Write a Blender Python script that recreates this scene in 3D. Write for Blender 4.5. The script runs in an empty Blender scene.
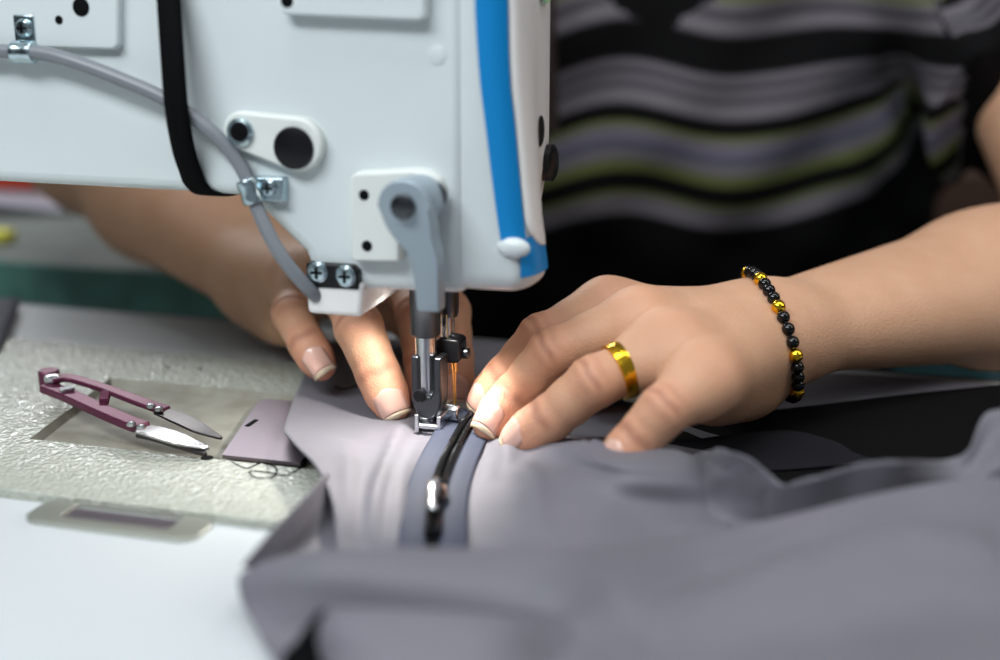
import bpy, bmesh, math, random
import numpy as np
from mathutils import Vector, Matrix

random.seed(4); rng = np.random.default_rng(4)
SC = bpy.context.scene; COL = SC.collection
R = math.radians
LIFT = 0.76                       # height of the machine bed above the floor; everything below is written with the bed at z = 0

# ------------------------------------------------------------------ camera, world, lights, exposure
F = 1389.0; PITCH = R(15.5); D0 = 0.586
fw = np.array([0, math.cos(PITCH), -math.sin(PITCH)]); up = np.array([0, math.sin(PITCH), math.cos(PITCH)]); rt = np.array([1., 0, 0])
def ray(x, y): return fw + (x - 500) / F * rt + (330 - y) / F * up
CAM = -D0 * ray(455, 425)
cd = bpy.data.cameras.new('camera'); cam = bpy.data.objects.new('camera', cd); COL.objects.link(cam)
cam.location = CAM; cam.rotation_euler = (R(90) - PITCH, 0, 0)
cd.sensor_width = 36; cd.lens = 36 * F / 1000; cd.clip_start = 0.01; cd.clip_end = 50
cd.dof.use_dof = True; cd.dof.focus_distance = 0.57; cd.dof.aperture_fstop = 3.2
SC.camera = cam
w = bpy.data.worlds.new('world'); SC.world = w; w.use_nodes = True
w.node_tree.nodes['Background'].inputs[0].default_value = (0.80, 0.90, 1.0, 1)
w.node_tree.nodes['Background'].inputs[1].default_value = 0.20
def area(name, loc, target, sx, sy, power, col):
    l = bpy.data.lights.new(name, 'AREA'); l.shape = 'RECTANGLE'; l.size = sx; l.size_y = sy; l.energy = power; l.color = col
    o = bpy.data.objects.new(name, l); COL.objects.link(o); o.location = loc
    o.rotation_euler = (Vector(target) - Vector(loc)).to_track_quat('-Z', 'Y').to_euler()
    return o
area('unseen_area_light', (-0.55, -0.78, 1.02), (-0.05, -0.05, 0.0), 1.0, 0.30, 16.0, (0.92, 0.97, 1.0))  # front-left fill without a fixture, added to light the machine's rear face
area('unseen_area_light', (1.25, -0.35, 1.05), (0.0, 0.0, 0.08), 0.4, 0.9, 5.0, (1.0, 0.96, 0.90))  # side light added to brighten the end of the machine head
area('unseen_area_light', (0.12, -0.30, 1.50), (0.05, 0.0, 0.0), 1.2, 0.25, 9.0, (0.95, 0.98, 1.0))  # overhead light added to lift the tops of the cloth folds
area('unseen_area_light', (-0.9, 2.3, 1.55), (-0.1, 0.0, 0.0), 1.6, 0.25, 34.0, (0.95, 0.98, 1.0))  # ceiling tube at the back, out of view; gives the bed its sparkle
SC.view_settings.view_transform = 'Standard'; SC.view_settings.look = 'None'
SC.view_settings.exposure = 0.0; SC.view_settings.gamma = 1.0; SC.view_settings.use_curve_mapping = False

# ------------------------------------------------------------------ small helpers
def atz(x, y, z):
    q = ray(x, y); return CAM + q * ((z - CAM[2]) / q[2])
def atd(x, y, d): return CAM + d * ray(x, y)
def proj(P):
    v = np.asarray(P) - CAM; d = v @ fw
    return np.stack([500 + F * (v @ rt) / d, 330 - F * (v @ up) / d, d], -1)
YAW = R(-16)
cy, sy_ = math.cos(YAW), math.sin(YAW)
def to_m(P): return np.array([P[0] * cy + P[1] * sy_, -P[0] * sy_ + P[1] * cy, P[2]])
def to_w(P): return np.array([P[0] * cy - P[1] * sy_, P[0] * sy_ + P[1] * cy, P[2]])
CM = to_m(CAM)
def mp(px, py, ym):               # pixel to the machine's own frame, on the plane a distance ym behind the needle line
    q = to_m(ray(px, py)); return CM + q * ((ym - CM[1]) / q[1])

OFF = {}
def tag(o, label=None, cat=None, group=None, kind=None):
    if label: o['label'] = label
    if cat: o['category'] = cat
    if group: o['group'] = group
    if kind: o['kind'] = kind
    return o
def thing(name, label, cat, loc=(0, 0, 0), rz=0, group=None):
    o = bpy.data.objects.new(name, None); COL.objects.link(o); o.empty_display_size = 0.02
    o.location = loc; o.rotation_euler = (0, 0, rz); OFF[o] = Vector(loc) if rz == 0 else Vector((0, 0, 0))
    return tag(o, label, cat, group)

def lin(c): return tuple((v / 255 / 12.92) if v / 255 <= 0.04045 else ((v / 255 + 0.055) / 1.055) ** 2.4 for v in c)
def mat(name, rgb, rough=0.5, metal=0.0, bump=None, spec=0.5, coat=0.0, sss=0.0, var=None, sheen=0.0, emit=None):
    m = bpy.data.materials.new(name); m.use_nodes = True
    nt = m.node_tree; b = nt.nodes['Principled BSDF']
    c = lin(rgb) + (1,)
    b.inputs['Base Color'].default_value = c; b.inputs['Roughness'].default_value = rough; b.inputs['Metallic'].default_value = metal
    b.inputs['Specular IOR Level'].default_value = spec; b.inputs['Coat Weight'].default_value = coat
    if sheen: b.inputs['Sheen Weight'].default_value = sheen; b.inputs['Sheen Roughness'].default_value = 0.4
    if sss:
        b.inputs['Subsurface Weight'].default_value = sss; b.inputs['Subsurface Radius'].default_value = (0.9, 0.35, 0.18); b.inputs['Subsurface Scale'].default_value = 0.006
    if emit: b.inputs['Emission Color'].default_value = lin(emit[0]) + (1,); b.inputs['Emission Strength'].default_value = emit[1]
    tc = nt.nodes.new('ShaderNodeTexCoord')
    if bump:
        kind, scale, strength, dist = bump
        if kind == 'noise':
            t = nt.nodes.new('ShaderNodeTexNoise'); t.inputs['Scale'].default_value = scale; t.inputs['Detail'].default_value = 4; out = t.outputs[0]
        else:
            t = nt.nodes.new('ShaderNodeTexVoronoi'); t.inputs['Scale'].default_value = scale; t.feature = 'SMOOTH_F1'; out = t.outputs['Distance']
        nt.links.new(tc.outputs['Object'], t.inputs['Vector'])
        bn = nt.nodes.new('ShaderNodeBump'); bn.inputs['Strength'].default_value = strength; bn.inputs['Distance'].default_value = dist
        nt.links.new(out, bn.inputs['Height']); nt.links.new(bn.outputs[0], b.inputs['Normal'])
    if var:
        scale, rgb2 = var
        t = nt.nodes.new('ShaderNodeTexNoise'); t.inputs['Scale'].default_value = scale; t.inputs['Detail'].default_value = 5
        nt.links.new(tc.outputs['Object'], t.inputs['Vector'])
        mx = nt.nodes.new('ShaderNodeMix'); mx.data_type = 'RGBA'
        mx.inputs[6].default_value = c; mx.inputs[7].default_value = lin(rgb2) + (1,)
        rp = nt.nodes.new('ShaderNodeMapRange'); rp.inputs[1].default_value = 0.4; rp.inputs[2].default_value = 0.65
        nt.links.new(t.outputs[0], rp.inputs[0]); nt.links.new(rp.outputs[0], mx.inputs[0]); nt.links.new(mx.outputs[2], b.inputs['Base Color'])
    return m

class MB:
    def __init__(s): s.v = []; s.f = []
    def add(s, v, f):
        n = len(s.v); s.v += [tuple(map(float, p)) for p in v]; s.f += [tuple(i + n for i in q) for q in f]; return s
    def box(s, lo, hi):
        (a, b, c), (d, e, g) = lo, hi
        return s.add([(a, b, c), (d, b, c), (d, e, c), (a, e, c), (a, b, g), (d, b, g), (d, e, g), (a, e, g)],
                     [(0, 3, 2, 1), (4, 5, 6, 7), (0, 1, 5, 4), (1, 2, 6, 5), (2, 3, 7, 6), (3, 0, 4, 7)])
    def tube(s, pts, rad, n=12, flat=None, cap=True):
        P = np.array(pts, float); N = len(P); rad = np.broadcast_to(np.array(rad, float), (N,))
        T = np.gradient(P, axis=0); T /= np.linalg.norm(T, axis=1)[:, None] + 1e-12
        a = np.array([0, 0, 1.]) if abs(T[0][2]) < 0.9 else np.array([1., 0, 0])
        V = []; u = np.cross(T[0], a); u /= np.linalg.norm(u)
        for i in range(N):
            u = u - T[i] * (u @ T[i]); u /= np.linalg.norm(u); wv = np.cross(T[i], u)
            for k in range(n):
                t = 2 * math.pi * k / n; V.append(P[i] + rad[i] * (math.cos(t) * u + (flat or 1) * math.sin(t) * wv))
        Fc = [(i * n + k, i * n + (k + 1) % n, (i + 1) * n + (k + 1) % n, (i + 1) * n + k) for i in range(N - 1) for k in range(n)]
        if cap: Fc += [tuple(range(n - 1, -1, -1)), tuple((N - 1) * n + k for k in range(n))]
        return s.add(V, Fc)
    def cyl(s, a, b, r0, r1=None, n=24): return s.tube([a, b], [r0, r0 if r1 is None else r1], n)
    def lathe(s, a, axis, prof, n=24):  # prof: (distance along the axis, radius)
        a = np.array(a, float); ax = np.array(axis, float); ax /= np.linalg.norm(ax)
        h = np.array([0, 0, 1.]) if abs(ax[2]) < 0.9 else np.array([1., 0, 0]); u = np.cross(ax, h); u /= np.linalg.norm(u); v = np.cross(ax, u)
        V = [a + ax * d + r * (math.cos(2 * math.pi * k / n) * u + math.sin(2 * math.pi * k / n) * v) for d, r in prof for k in range(n)]
        m = len(prof)
        Fc = [(i * n + k, i * n + (k + 1) % n, (i + 1) * n + (k + 1) % n, (i + 1) * n + k) for i in range(m - 1) for k in range(n)]
        Fc += [tuple(range(n - 1, -1, -1)), tuple((m - 1) * n + k for k in range(n))]
        return s.add(V, Fc)
    def sphere(s, c, r, n=16, sc=(1, 1, 1)):
        m = n // 2; V = []
        for i in range(m + 1):
            th = math.pi * i / m
            for k in range(n):
                ph = 2 * math.pi * k / n
                V.append((c[0] + sc[0] * r * math.sin(th) * math.cos(ph), c[1] + sc[1] * r * math.sin(th) * math.sin(ph), c[2] + sc[2] * r * math.cos(th)))
        return s.add(V, [(i * n + k, (i + 1) * n + k, (i + 1) * n + (k + 1) % n, i * n + (k + 1) % n) for i in range(m) for k in range(n)])
    def prism(s, poly, fn, a, b):       # poly of (u, v); fn(u, v, t) gives the point
        n = len(poly)
        V = [fn(u, v, a) for u, v in poly] + [fn(u, v, b) for u, v in poly]
        return s.add(V, [tuple(range(n - 1, -1, -1)), tuple(range(n, 2 * n))] + [(i, (i + 1) % n, n + (i + 1) % n, n + i) for i in range(n)])
    def grid(s, G):
        nr, nc = len(G), len(G[0])
        return s.add([p for r in G for p in r], [(i * nc + k, i * nc + k + 1, (i + 1) * nc + k + 1, (i + 1) * nc + k) for i in range(nr - 1) for k in range(nc - 1)])
    def build(s, name, m, parent=None, bevel=0, smooth=True, solid=0, seg=3, fix=True, angle=35, loc=None):
        me = bpy.data.meshes.new(name)
        off = OFF.get(parent, Vector((0, 0, 0))) if parent else Vector(loc or (0, 0, 0))
        me.from_pydata([(p[0] - off.x, p[1] - off.y, p[2] - off.z) for p in s.v], [], s.f)
        bm = bmesh.new(); bm.from_mesh(me)
        if fix: bmesh.ops.remove_doubles(bm, verts=bm.verts, dist=1e-7); bmesh.ops.recalc_face_normals(bm, faces=bm.faces)
        bm.to_mesh(me); bm.free()
        if smooth: me.shade_smooth(); me.set_sharp_from_angle(angle=R(angle))
        me.materials.append(m)
        o = bpy.data.objects.new(name, me); COL.objects.link(o)
        if parent: o.parent = parent; OFF[o] = off
        else: o.location = off
        if solid: md = o.modifiers.new('thickness', 'SOLIDIFY'); md.thickness = solid; md.offset = -1
        if bevel:
            md = o.modifiers.new('bevel', 'BEVEL'); md.width = bevel; md.segments = seg; md.limit_method = 'ANGLE'; md.angle_limit = R(40)
        return o

def cr(P, n):                     # Catmull-Rom resampling along axis 0
    P = np.asarray(P, float); N = len(P)
    Q = np.concatenate([[2 * P[0] - P[1]], P, [2 * P[-1] - P[-2]]])
    out = []
    for i in range(N - 1):
        a, b, c, d = Q[i], Q[i + 1], Q[i + 2], Q[i + 3]
        for k in range(n):
            t = k / n
            out.append(0.5 * (2 * b + (c - a) * t + (2 * a - 5 * b + 4 * c - d) * t * t + (3 * b - a - 3 * c + d) * t ** 3))
    out.append(P[-1]); return np.array(out)
def sm(pts, n=8): return cr(np.array(pts, float), n)
def seg_poly(cx, cz, w_, h_, r, n=6):
    out = []
    for sx, sz, a0 in ((1, 1, 0), (-1, 1, 90), (-1, -1, 180), (1, -1, 270)):
        for k in range(n + 1):
            a = R(a0 + 90 * k / n); out.append((cx + sx * (w_ / 2 - r) + r * math.cos(a), cz + sz * (h_ / 2 - r) + r * math.sin(a)))
    return out

# ------------------------------------------------------------------ materials
M = {}
M['cast'] = mat('pale_blue_grey_enamel', (208, 216, 217), 0.38, bump=('noise', 260, 0.12, 0.0006), coat=0.15)
M['boss'] = mat('cream_enamel', (216, 220, 216), 0.4, bump=('noise', 260, 0.1, 0.0005))
M['nose'] = mat('white_plastic', (232, 230, 228), 0.35)
M['blue'] = mat('blue_plastic', (0, 128, 196), 0.35)
M['bed'] = mat('pebbled_grey_green_enamel', (180, 183, 172), 0.17, bump=('voronoi', 560, 0.8, 0.0012), coat=0.0)
M['bedfloor'] = mat('smooth_grey_green_enamel', (150, 148, 136), 0.62, spec=0.25, bump=('noise', 150, 0.1, 0.0006), var=(60, (132, 128, 116)))
M['table'] = mat('white_laminate', (200, 204, 206), 0.36)
M['edge'] = mat('grey_edge_band', (120, 122, 122), 0.6)
M['steel'] = mat('polished_steel', (200, 203, 206), 0.22, 1.0)
M['dsteel'] = mat('dark_steel', (82, 84, 88), 0.32, 1.0)
M['brushed'] = mat('brushed_steel', (150, 140, 148), 0.48, 1.0, bump=('noise', 300, 0.1, 0.0004))
M['frame'] = mat('worn_satin_steel', (176, 178, 168), 0.4, 0.7)
M['zinc'] = mat('blue_zinc_steel', (186, 204, 210), 0.25, 1.0)
M['lever'] = mat('grey_painted_metal', (152, 166, 176), 0.35, 0.25)
M['black'] = mat('black_plastic', (12, 12, 15), 0.35, spec=0.3)
M['hole'] = mat('dark_hollow', (7, 8, 10), 0.7, spec=0.1)
M['strap'] = mat('black_webbing', (6, 6, 7), 0.8, spec=0.1, bump=('noise', 900, 0.3, 0.0004))
M['tube'] = mat('grey_rubber_tube', (118, 122, 128), 0.35)
M['glass'] = mat('clear_plastic', (210, 214, 220), 0.12, 0.0, spec=0.8)
M['needle'] = mat('gold_coloured_steel', (206, 172, 104), 0.3, 0.9)
M['led'] = mat('lit_lamp_lens', (255, 250, 240), 0.4, emit=((255, 246, 232), 9.0))
M['cloth'] = mat('grey_lavender_twill', (110, 107, 116), 0.66, bump=('noise', 1500, 0.12, 0.0003), sheen=0.08, var=(30, (104, 103, 110)))
M['lining_and_shade'] = mat('black_lining', (9, 9, 10), 0.95, spec=0.1, bump=('noise', 1500, 0.1, 0.0003))
M['tape'] = mat('slate_blue_zip_tape', (54, 60, 78), 0.75, bump=('noise', 1400, 0.4, 0.0004))
M['coil'] = mat('black_nylon_coil', (10, 10, 12), 0.25)
M['gloss'] = mat('black_enamelled_metal', (12, 12, 14), 0.12, coat=0.6)
M['maroon'] = mat('maroon_anodised_metal', (96, 40, 66), 0.42, 0.4)
M['blade'] = mat('polished_blade', (190, 188, 190), 0.14, 1.0)
M['bladedark'] = mat('dark_ground_blade', (70, 66, 66), 0.3, 1.0)
M['gold'] = mat('polished_gold', (238, 186, 48), 0.2, 1.0, bump=('voronoi', 700, 0.25, 0.0005))
M['onyx'] = mat('black_glossy_stone', (10, 7, 9), 0.12, spec=0.35, coat=0.15)
M['nail'] = mat('natural_fingernail', (226, 176, 160), 0.24, sss=0.2, coat=0.2)
M['nailtip'] = mat('pale_nail_edge', (218, 192, 164), 0.3, sss=0.2)
M['hair'] = mat('dark_brown_hair', (36, 22, 18), 0.4, bump=('noise', 300, 0.5, 0.002))
M['trousers'] = mat('dark_navy_cloth', (24, 27, 34), 0.8)
M['bench'] = mat('grey_green_bench_surface', (106, 112, 106), 0.8, bump=('noise', 200, 0.4, 0.001), var=(25, (92, 98, 94)))
M['green'] = mat('dark_green_bench_edge', (98, 150, 138), 0.6, var=(40, (78, 118, 110)))
M['wood'] = mat('brown_wood', (70, 46, 34), 0.6)
M['red'] = mat('red_plastic', (190, 58, 34), 0.5)
M['pouch'] = mat('grey_sheet_metal', (128, 126, 138), 0.35, 0.5)
M['yellow'] = mat('yellow_foam', (214, 206, 70), 0.7)
M['navy'] = mat('navy_cloth', (38, 36, 58), 0.7)
M['wall'] = mat('dark_grey_plaster', (62, 62, 62), 0.9)
M['floor'] = mat('grey_concrete', (92, 90, 88), 0.8)
M['locker'] = mat('pale_grey_metal', (128, 136, 138), 0.5)
M['cab'] = mat('charcoal_cabinet', (46, 46, 48), 0.6)

# ------------------------------------------------------------------ the room
def struct(name, mb, m):
    o = mb.build(name, m, smooth=False); o['kind'] = 'structure'; return o
struct('floor', MB().box((-3, -3, -0.80), (3, 3.2, -0.76)), M['floor'])
struct('wall_back', MB().box((-3, 3.2, -0.80), (3, 3.3, 2.0)), M['wall'])
struct('wall_left', MB().box((-3.1, -3, -0.80), (-3, 3.3, 2.0)), M['wall'])
struct('wall_right', MB().box((3, -3, -0.80), (3.1, 3.3, 2.0)), M['wall'])

# ------------------------------------------------------------------ sewing table
BED_EDGE = 0.5 * (to_m(atz(0, 488.5, 0))[1] + to_m(atz(278, 522, 0))[1])
T1, T2 = to_m(atz(20, 299, -0.003)), to_m(atz(930, 383, -0.003)); REAR = 0.5 * (T1[1] + T2[1])
table = thing('sewing_table', 'white laminate table the sewing machine is set into', 'table', (0, 0, -0.76), YAW)
def up_(o, z=0.76): o.location.z += z; return o
bx0, bx1, by0, by1 = -0.42, 0.075, BED_EDGE, BED_EDGE + 0.178      # the cut-out the machine bed drops into
o4 = [(-0.62, -0.46), (0.62, -0.46), (0.62, REAR), (-0.62, REAR)]; i4 = [(bx0 - .0006, by0 - .0006), (bx1 + .0006, by0 - .0006), (bx1 + .0006, by1 + .0006), (bx0 - .0006, by1 + .0006)]
tb = MB().add([(a, b, z) for z in (-0.028, -0.003) for L in (o4, i4) for a, b in L], [q for k in range(4) for j in [(k + 1) % 4] for q in ((8 + k, 8 + j, 12 + j, 12 + k), (k, 4 + k, 4 + j, j), (k, j, 8 + j, 8 + k), (4 + k, 12 + k, 12 + j, 4 + j))])
up_(tb.build('tabletop', M['table'], table, bevel=0.0008))
up_(MB().box((-0.62, REAR, -0.029), (0.62, REAR + 0.0015, -0.0025)).build('edge_band', M['edge'], table))
for x in (-0.52, 0.52):
    for y in (-0.38, REAR - 0.06):
        up_(MB().box((x - 0.02, y - 0.02, -0.76), (x + 0.02, y + 0.02, -0.028)).build('leg', M['dsteel'], table, bevel=0.003))
# the steel hinge plate let into the tabletop, half under the bed
h = [to_m(atz(*q, -0.003)) for q in ((36, 512), (222, 520), (205, 541), (60, 520))]
hx0, hx1 = h[0][0], h[1][0]; hy0 = to_m(atz(130, 537, -0.003))[1]; hy1 = BED_EDGE - 0.0006
def frame_mesh(x0, x1, y0, y1, wx, wy, r, z0, z1):
    o = seg_poly((x0 + x1) / 2, (y0 + y1) / 2, x1 - x0, y1 - y0, r); i = seg_poly((x0 + x1) / 2, (y0 + wy + y1 - 0.0009) / 2, x1 - x0 - 2 * wx, y1 - y0 - wy - 0.0009, 0.0012)
    n = len(o); mb = MB(); V = [(a, b, z) for z in (z0, z1) for L in (o, i) for a, b in L]
    mb.add(V, [q for k in range(n) for j in [(k + 1) % n] for q in ((2 * n + k, 2 * n + j, 3 * n + j, 3 * n + k), (k, n + k, n + j, j), (k, j, 2 * n + j, 2 * n + k), (n + k, 3 * n + k, 3 * n + j, n + j))])
    return mb
hp = up_(frame_mesh(hx0, hx1, hy0, hy1, 0.0125, 0.006, 0.0065, -0.0035, -0.0012).build('hinge_plate', M['frame'], table, bevel=0.0004))
hi_ = MB()
for k in range(5):
    y0 = hy0 + 0.0065 + (hy1 - hy0 - 0.008) * k / 5
    hi_.box((hx0 + 0.0125, y0, -0.0031), (hx1 - 0.0125, y0 + (hy1 - hy0 - 0.008) / 5 - 0.0006, -0.0026 + 0.0003 * (k % 2)))
hin = hi_.build('hinge_leaf', M['brushed'], hp)

# ------------------------------------------------------------------ sewing machine (its own frame: x along the arm, y towards the operator)
mach = thing('sewing_machine', 'pale blue-grey industrial sewing machine with blue stripe on its head', 'sewing machine', (0, 0, 0), YAW)
YB = -0.045                        # rear casting face
def rp(px, py, dy=0.0): v = mp(px, py, YB + dy); return (v[0], v[2])
# bed with its sunken tray
rec = [to_m(atz(*q, 0)) for q in ((22, 443), (205, 453), (290, 395), (112, 377))]
rx0 = rec[0][0]; rx1 = 0.02; ry0 = 0.5 * (rec[0][1] + rec[1][1]); ry1 = 0.5 * (rec[2][1] + rec[3][1])
zf = -0.0032; sk = rec[3][0] - rec[0][0]
V = [(bx0, by0, 0), (bx1, by0, 0), (bx1, by1, 0), (bx0, by1, 0), (rx0, ry0, 0), (rx1, ry0, 0), (rx1, ry1, 0), (rx0 + sk, ry1, 0),
     (rx0 + 0.002, ry0 + 0.002, zf), (rx1, ry0 + 0.002, zf), (rx1, ry1 - 0.003, zf), (rx0 + sk + 0.002, ry1 - 0.003, zf),
     (bx0, by0, -0.03), (bx1, by0, -0.03), (bx1, by1, -0.03), (bx0, by1, -0.03)]
bm_ = MB().add(V, [(0, 1, 5, 4), (1, 2, 6, 5), (2, 3, 7, 6), (3, 0, 4, 7), (0, 12, 13, 1), (1, 13, 14, 2), (2, 14, 15, 3), (3, 15, 12, 0), (12, 15, 14, 13)])
bed = bm_.build('bed', M['bed'], mach, bevel=0.0008, fix=False)
MB().add(V[4:12], [(0, 1, 5, 4), (1, 2, 6, 5), (2, 3, 7, 6), (3, 0, 4, 7), (4, 5, 6, 7)]).build('tray', M['bedfloor'], bed, fix=False)
sl = [to_m(atz(*q, 0.0008)) for q in ((222, 455), (300, 463), (340, 405), (265, 399), (258, 402))]
MB().prism([(q[0], q[1]) for q in sl], lambda u, v, t: (u, v, t), -0.0006, 0.0009).build('slide_plate', M['brushed'], bed)
for q, r in (((168, 367), 0.0013), ((200, 369), 0.0014), ((207, 458), 0.0026)):
    v = to_m(atz(*q, 0)); MB().lathe((v[0], v[1], 0.0), (0, 0, 1), ((0, r), (0.0002, r * 0.97)), 16).build('screw_hole', M['hole'], bed)
v = [to_m(atz(*q, 0.001)) for q in ((247, 426), (256, 420))]
MB().tube([tuple(v[0]), tuple(v[1])], 0.0012, 10, flat=0.25).build('slot', M['hole'], bed)
# arm and head casting
PX = [(187, 193), (240, 197), (252, 203), (268, 218), (288, 238), (303, 252), (307, 262), (308, 286), (366, 291), (478, 296)]
pts = [rp(*q) for q in PX]
zb = pts[-1][1]; za = pts[0][1]
seam = rp(466, 150)[0]
out = [(seam, 0.30), (seam, zb)] + [p for p in pts[::-1][1:]] + [(-0.27, za), (-0.285, za - 0.006), (-0.292, za - 0.02), (-0.295, 0.0), (-0.41, 0.0), (-0.41, 0.30)]
MB().prism(out, lambda u, v, t: (u, t, v), YB, 0.052).build('arm', M['cast'], mach, bevel=0.005, seg=4)
# head end: cover with rounded corner
sec = sm([(-0.002, -0.0452), (0.003, -0.0452), (0.008, -0.0437), (0.012, -0.0402), (0.0146, -0.0345), (0.0156, -0.026), (0.0158, -0.012), (0.0156, 0.004), (0.0142, 0.018), (0.0105, 0.028), (0.004, 0.033), (-0.002, 0.034)], 5)
sa = np.concatenate([[0], np.cumsum(np.linalg.norm(np.diff(sec, axis=0), axis=1))])
nrm = np.gradient(sec, axis=0); nrm = np.stack([nrm[:, 1], -nrm[:, 0]], 1); nrm /= np.linalg.norm(nrm, axis=1)[:, None]
zb2 = zb + 0.001
ZT = 0.30
def shift(z): t = min(1, max(0, (0.20 - z) / (0.20 - zb2))); return 0.0105 * t * t
def cov(s, z, o=0.0, rr=0.008):
    x = np.interp(s, sa, sec[:, 0]); y = np.interp(s, sa, sec[:, 1]); nx = np.interp(s, sa, nrm[:, 0]); ny = np.interp(s, sa, nrm[:, 1])
    e = max(0, zb2 + rr - z); ins = rr - math.sqrt(max(0, rr * rr - e * e)) if e > 0 else 0
    k = min(1, max(0, x / 0.008)); kk = min(1, max(0, (s - 0.032) / 0.022)); kk = kk * kk * (3 - 2 * kk); k *= 1 - kk; tz = min(1, max(0, (zb2 + 0.050 - z) / 0.050)); x = x - kk * 0.015 * tz ** 2.2
    return (seam + x + shift(z) * k + (o - ins) * nx, y + (o - ins) * ny, z)
zs = list(np.linspace(ZT, zb2 + 0.008, 26)) + [zb2 + 0.008 * (1 - math.sin(a)) for a in np.linspace(0.2, math.pi / 2, 7)]
G = [[cov(s, z) for s in sa] for z in zs]
mb = MB().grid(G); n = len(sa); N = len(mb.v)
mb.f.append(tuple(range(N - n, N)))
cover = mb.build('face_cover', M['cast'], mach, angle=50)
def s_at(px, py, smax=0.056):                  # where on the rounded cover a point of the photo falls
    best = None
    for s in np.linspace(0.004, smax, 160):
        lo, hi = zb2, 0.28
        for _ in range(18):
            mid = (lo + hi) / 2; q = proj(to_w(np.array(cov(s, mid))))
            if q[1] > py: lo = mid
            else: hi = mid
        q = proj(to_w(np.array(cov(s, mid))))
        if best is None or abs(q[0] - px) < best[0]: best = (abs(q[0] - px), s, mid)
    return best[1], best[2]
SL = [s_at(*q, 0.040) for q in ((475, 4), (480, 80), (486, 130), (493, 190), (500, 240))]
SR = [s_at(*q, 0.042) for q in ((506, 4), (508, 80), (514, 130), (519, 190), (524, 236))]
def itp(L, z): L = sorted((b, a) for a, b in L); return float(np.interp(z, [q[0] for q in L], [q[1] for q in L]))
zl = min(SL[-1][1], SR[-1][1])
zz = list(np.linspace(ZT, zl, 24)); G = [[cov(itp(SL, z) + (itp(SR, z) - itp(SL, z)) * k / 7, z, 0.0010) for k in range(8)] for z in zz]
mb = MB().grid(G)
sE = itp(SR, zl) + 0.022
for_ = []
for z in np.linspace(zl, zb2 + 0.0065, 7):
    t = (zl - z) / max(1e-6, zl - zb2 - 0.0065); a = itp(SL, zl) + 0.006 - 0.002 * t
    for_.append([cov(a + (sE - a) * k / 12, z + 0.006 * (k / 12) ** 2 * (1 - t), 0.0010) for k in range(13)])
mb.grid(for_)
mb.build('stripe', M['blue'], cover)
znb = zl - 0.005
G = []
for z in list(np.linspace(ZT, znb + 0.012, 18)) + [znb + 0.012 * (1 - math.sin(a)) for a in np.linspace(0.15, 1.45, 8)]:
    e = max(0, znb + 0.012 - z); q = math.sqrt(max(0, 1 - (e / 0.012) ** 2)); a = itp(SR, z) + 0.0012; b = sa[-1] * 0.93; c = a + 0.014
    a2 = c - (c - a) * q
    b2 = c + (b - c) * (0.35 + 0.65 * q); G.append([cov(a2 + (b2 - a2) * k / 16, z, 0.0012) for k in range(17)])
MB().grid(G).build('nose_panel', M['nose'], cover, solid=0.0012)
def dot_on_cover(px, py, r, name, m, depth=0.0006, sc=1.0):
    s, z = s_at(px, py); p = np.array(cov(s, z, 0.0012)); nx = np.interp(s, sa, nrm[:, 0]); ny = np.interp(s, sa, nrm[:, 1])
    MB().lathe(p, (nx, ny, 0), ((-0.001, r), (depth * 0.6, r), (depth, r * 0.85)), 20).build(name, m, cover)
dot_on_cover(537, 131, 0.0060, 'screw_cap', M['black'])
s, z = s_at(549, 167); pz = cov(s + 0.012, z); MB().lathe((pz[0] + 0.0005, pz[1], z), (1, 0, 0), ((0, 0.0075), (0.0035, 0.0075), (0.0045, 0.006)), 20).build('tension_knob', M['black'], cover)
s, z = s_at(512, 247, 0.036); p = cov(s, z, 0.0014); MB().sphere(p, 0.0052, 16, (1.25, 0.5, 0.75)).build('thumb_notch', M['cast'], cover)
s, z = s_at(540, 3); MB().grid([[cov(s - 0.005 + 0.012 * k / 6, z + q, 0.0028) for k in range(7)] for q in (0.02, 0.01, 0.003, 0.0)]).build('sticker', mat('sticker_paper', (196, 214, 150), 0.5, var=(140, (70, 176, 160))), cover)
# raised plates and bosses on the rear face
def plate(name, poly_px, t, m, bevel=0.0012, parent=mach):
    poly = [rp(px, py, -t) for px, py in poly_px]
    return MB().prism(poly, lambda u, v, q: (u, q, v), YB - t, YB + 0.002).build(name, m, parent, bevel=bevel)
def hole(px, py, dy, r, parent, name='screw_hole', m=None, pro=0.0003):
    v = mp(px, py, YB + dy); return MB().lathe((v[0], YB + dy + 0.0005, v[2]), (0, -1, 0), ((0, r), (0.0005 + pro * 0.6, r), (0.0005 + pro, r * 0.8)), 20).build(name, m or M['hole'], parent)
p1 = plate('mounting_plate', [(-60, -40), (118, -40), (118, 46), (112, 50), (-60, 46)], 0.004, M['cast'])
hole(81, 7, -0.004, 0.0036, p1); hole(59, 20, -0.004, 0.0017, p1)
p2 = plate('mounting_plate', [(280, -60), (425, -60), (425, 18), (418, 21), (285, 15), (280, 12)], 0.006, M['cast'])
hole(287, 1, -0.006, 0.0024, p2)
hole(437, 55, 0, 0.0034, mach, 'blind_plug', M['cast'], 0.0005)
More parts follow.
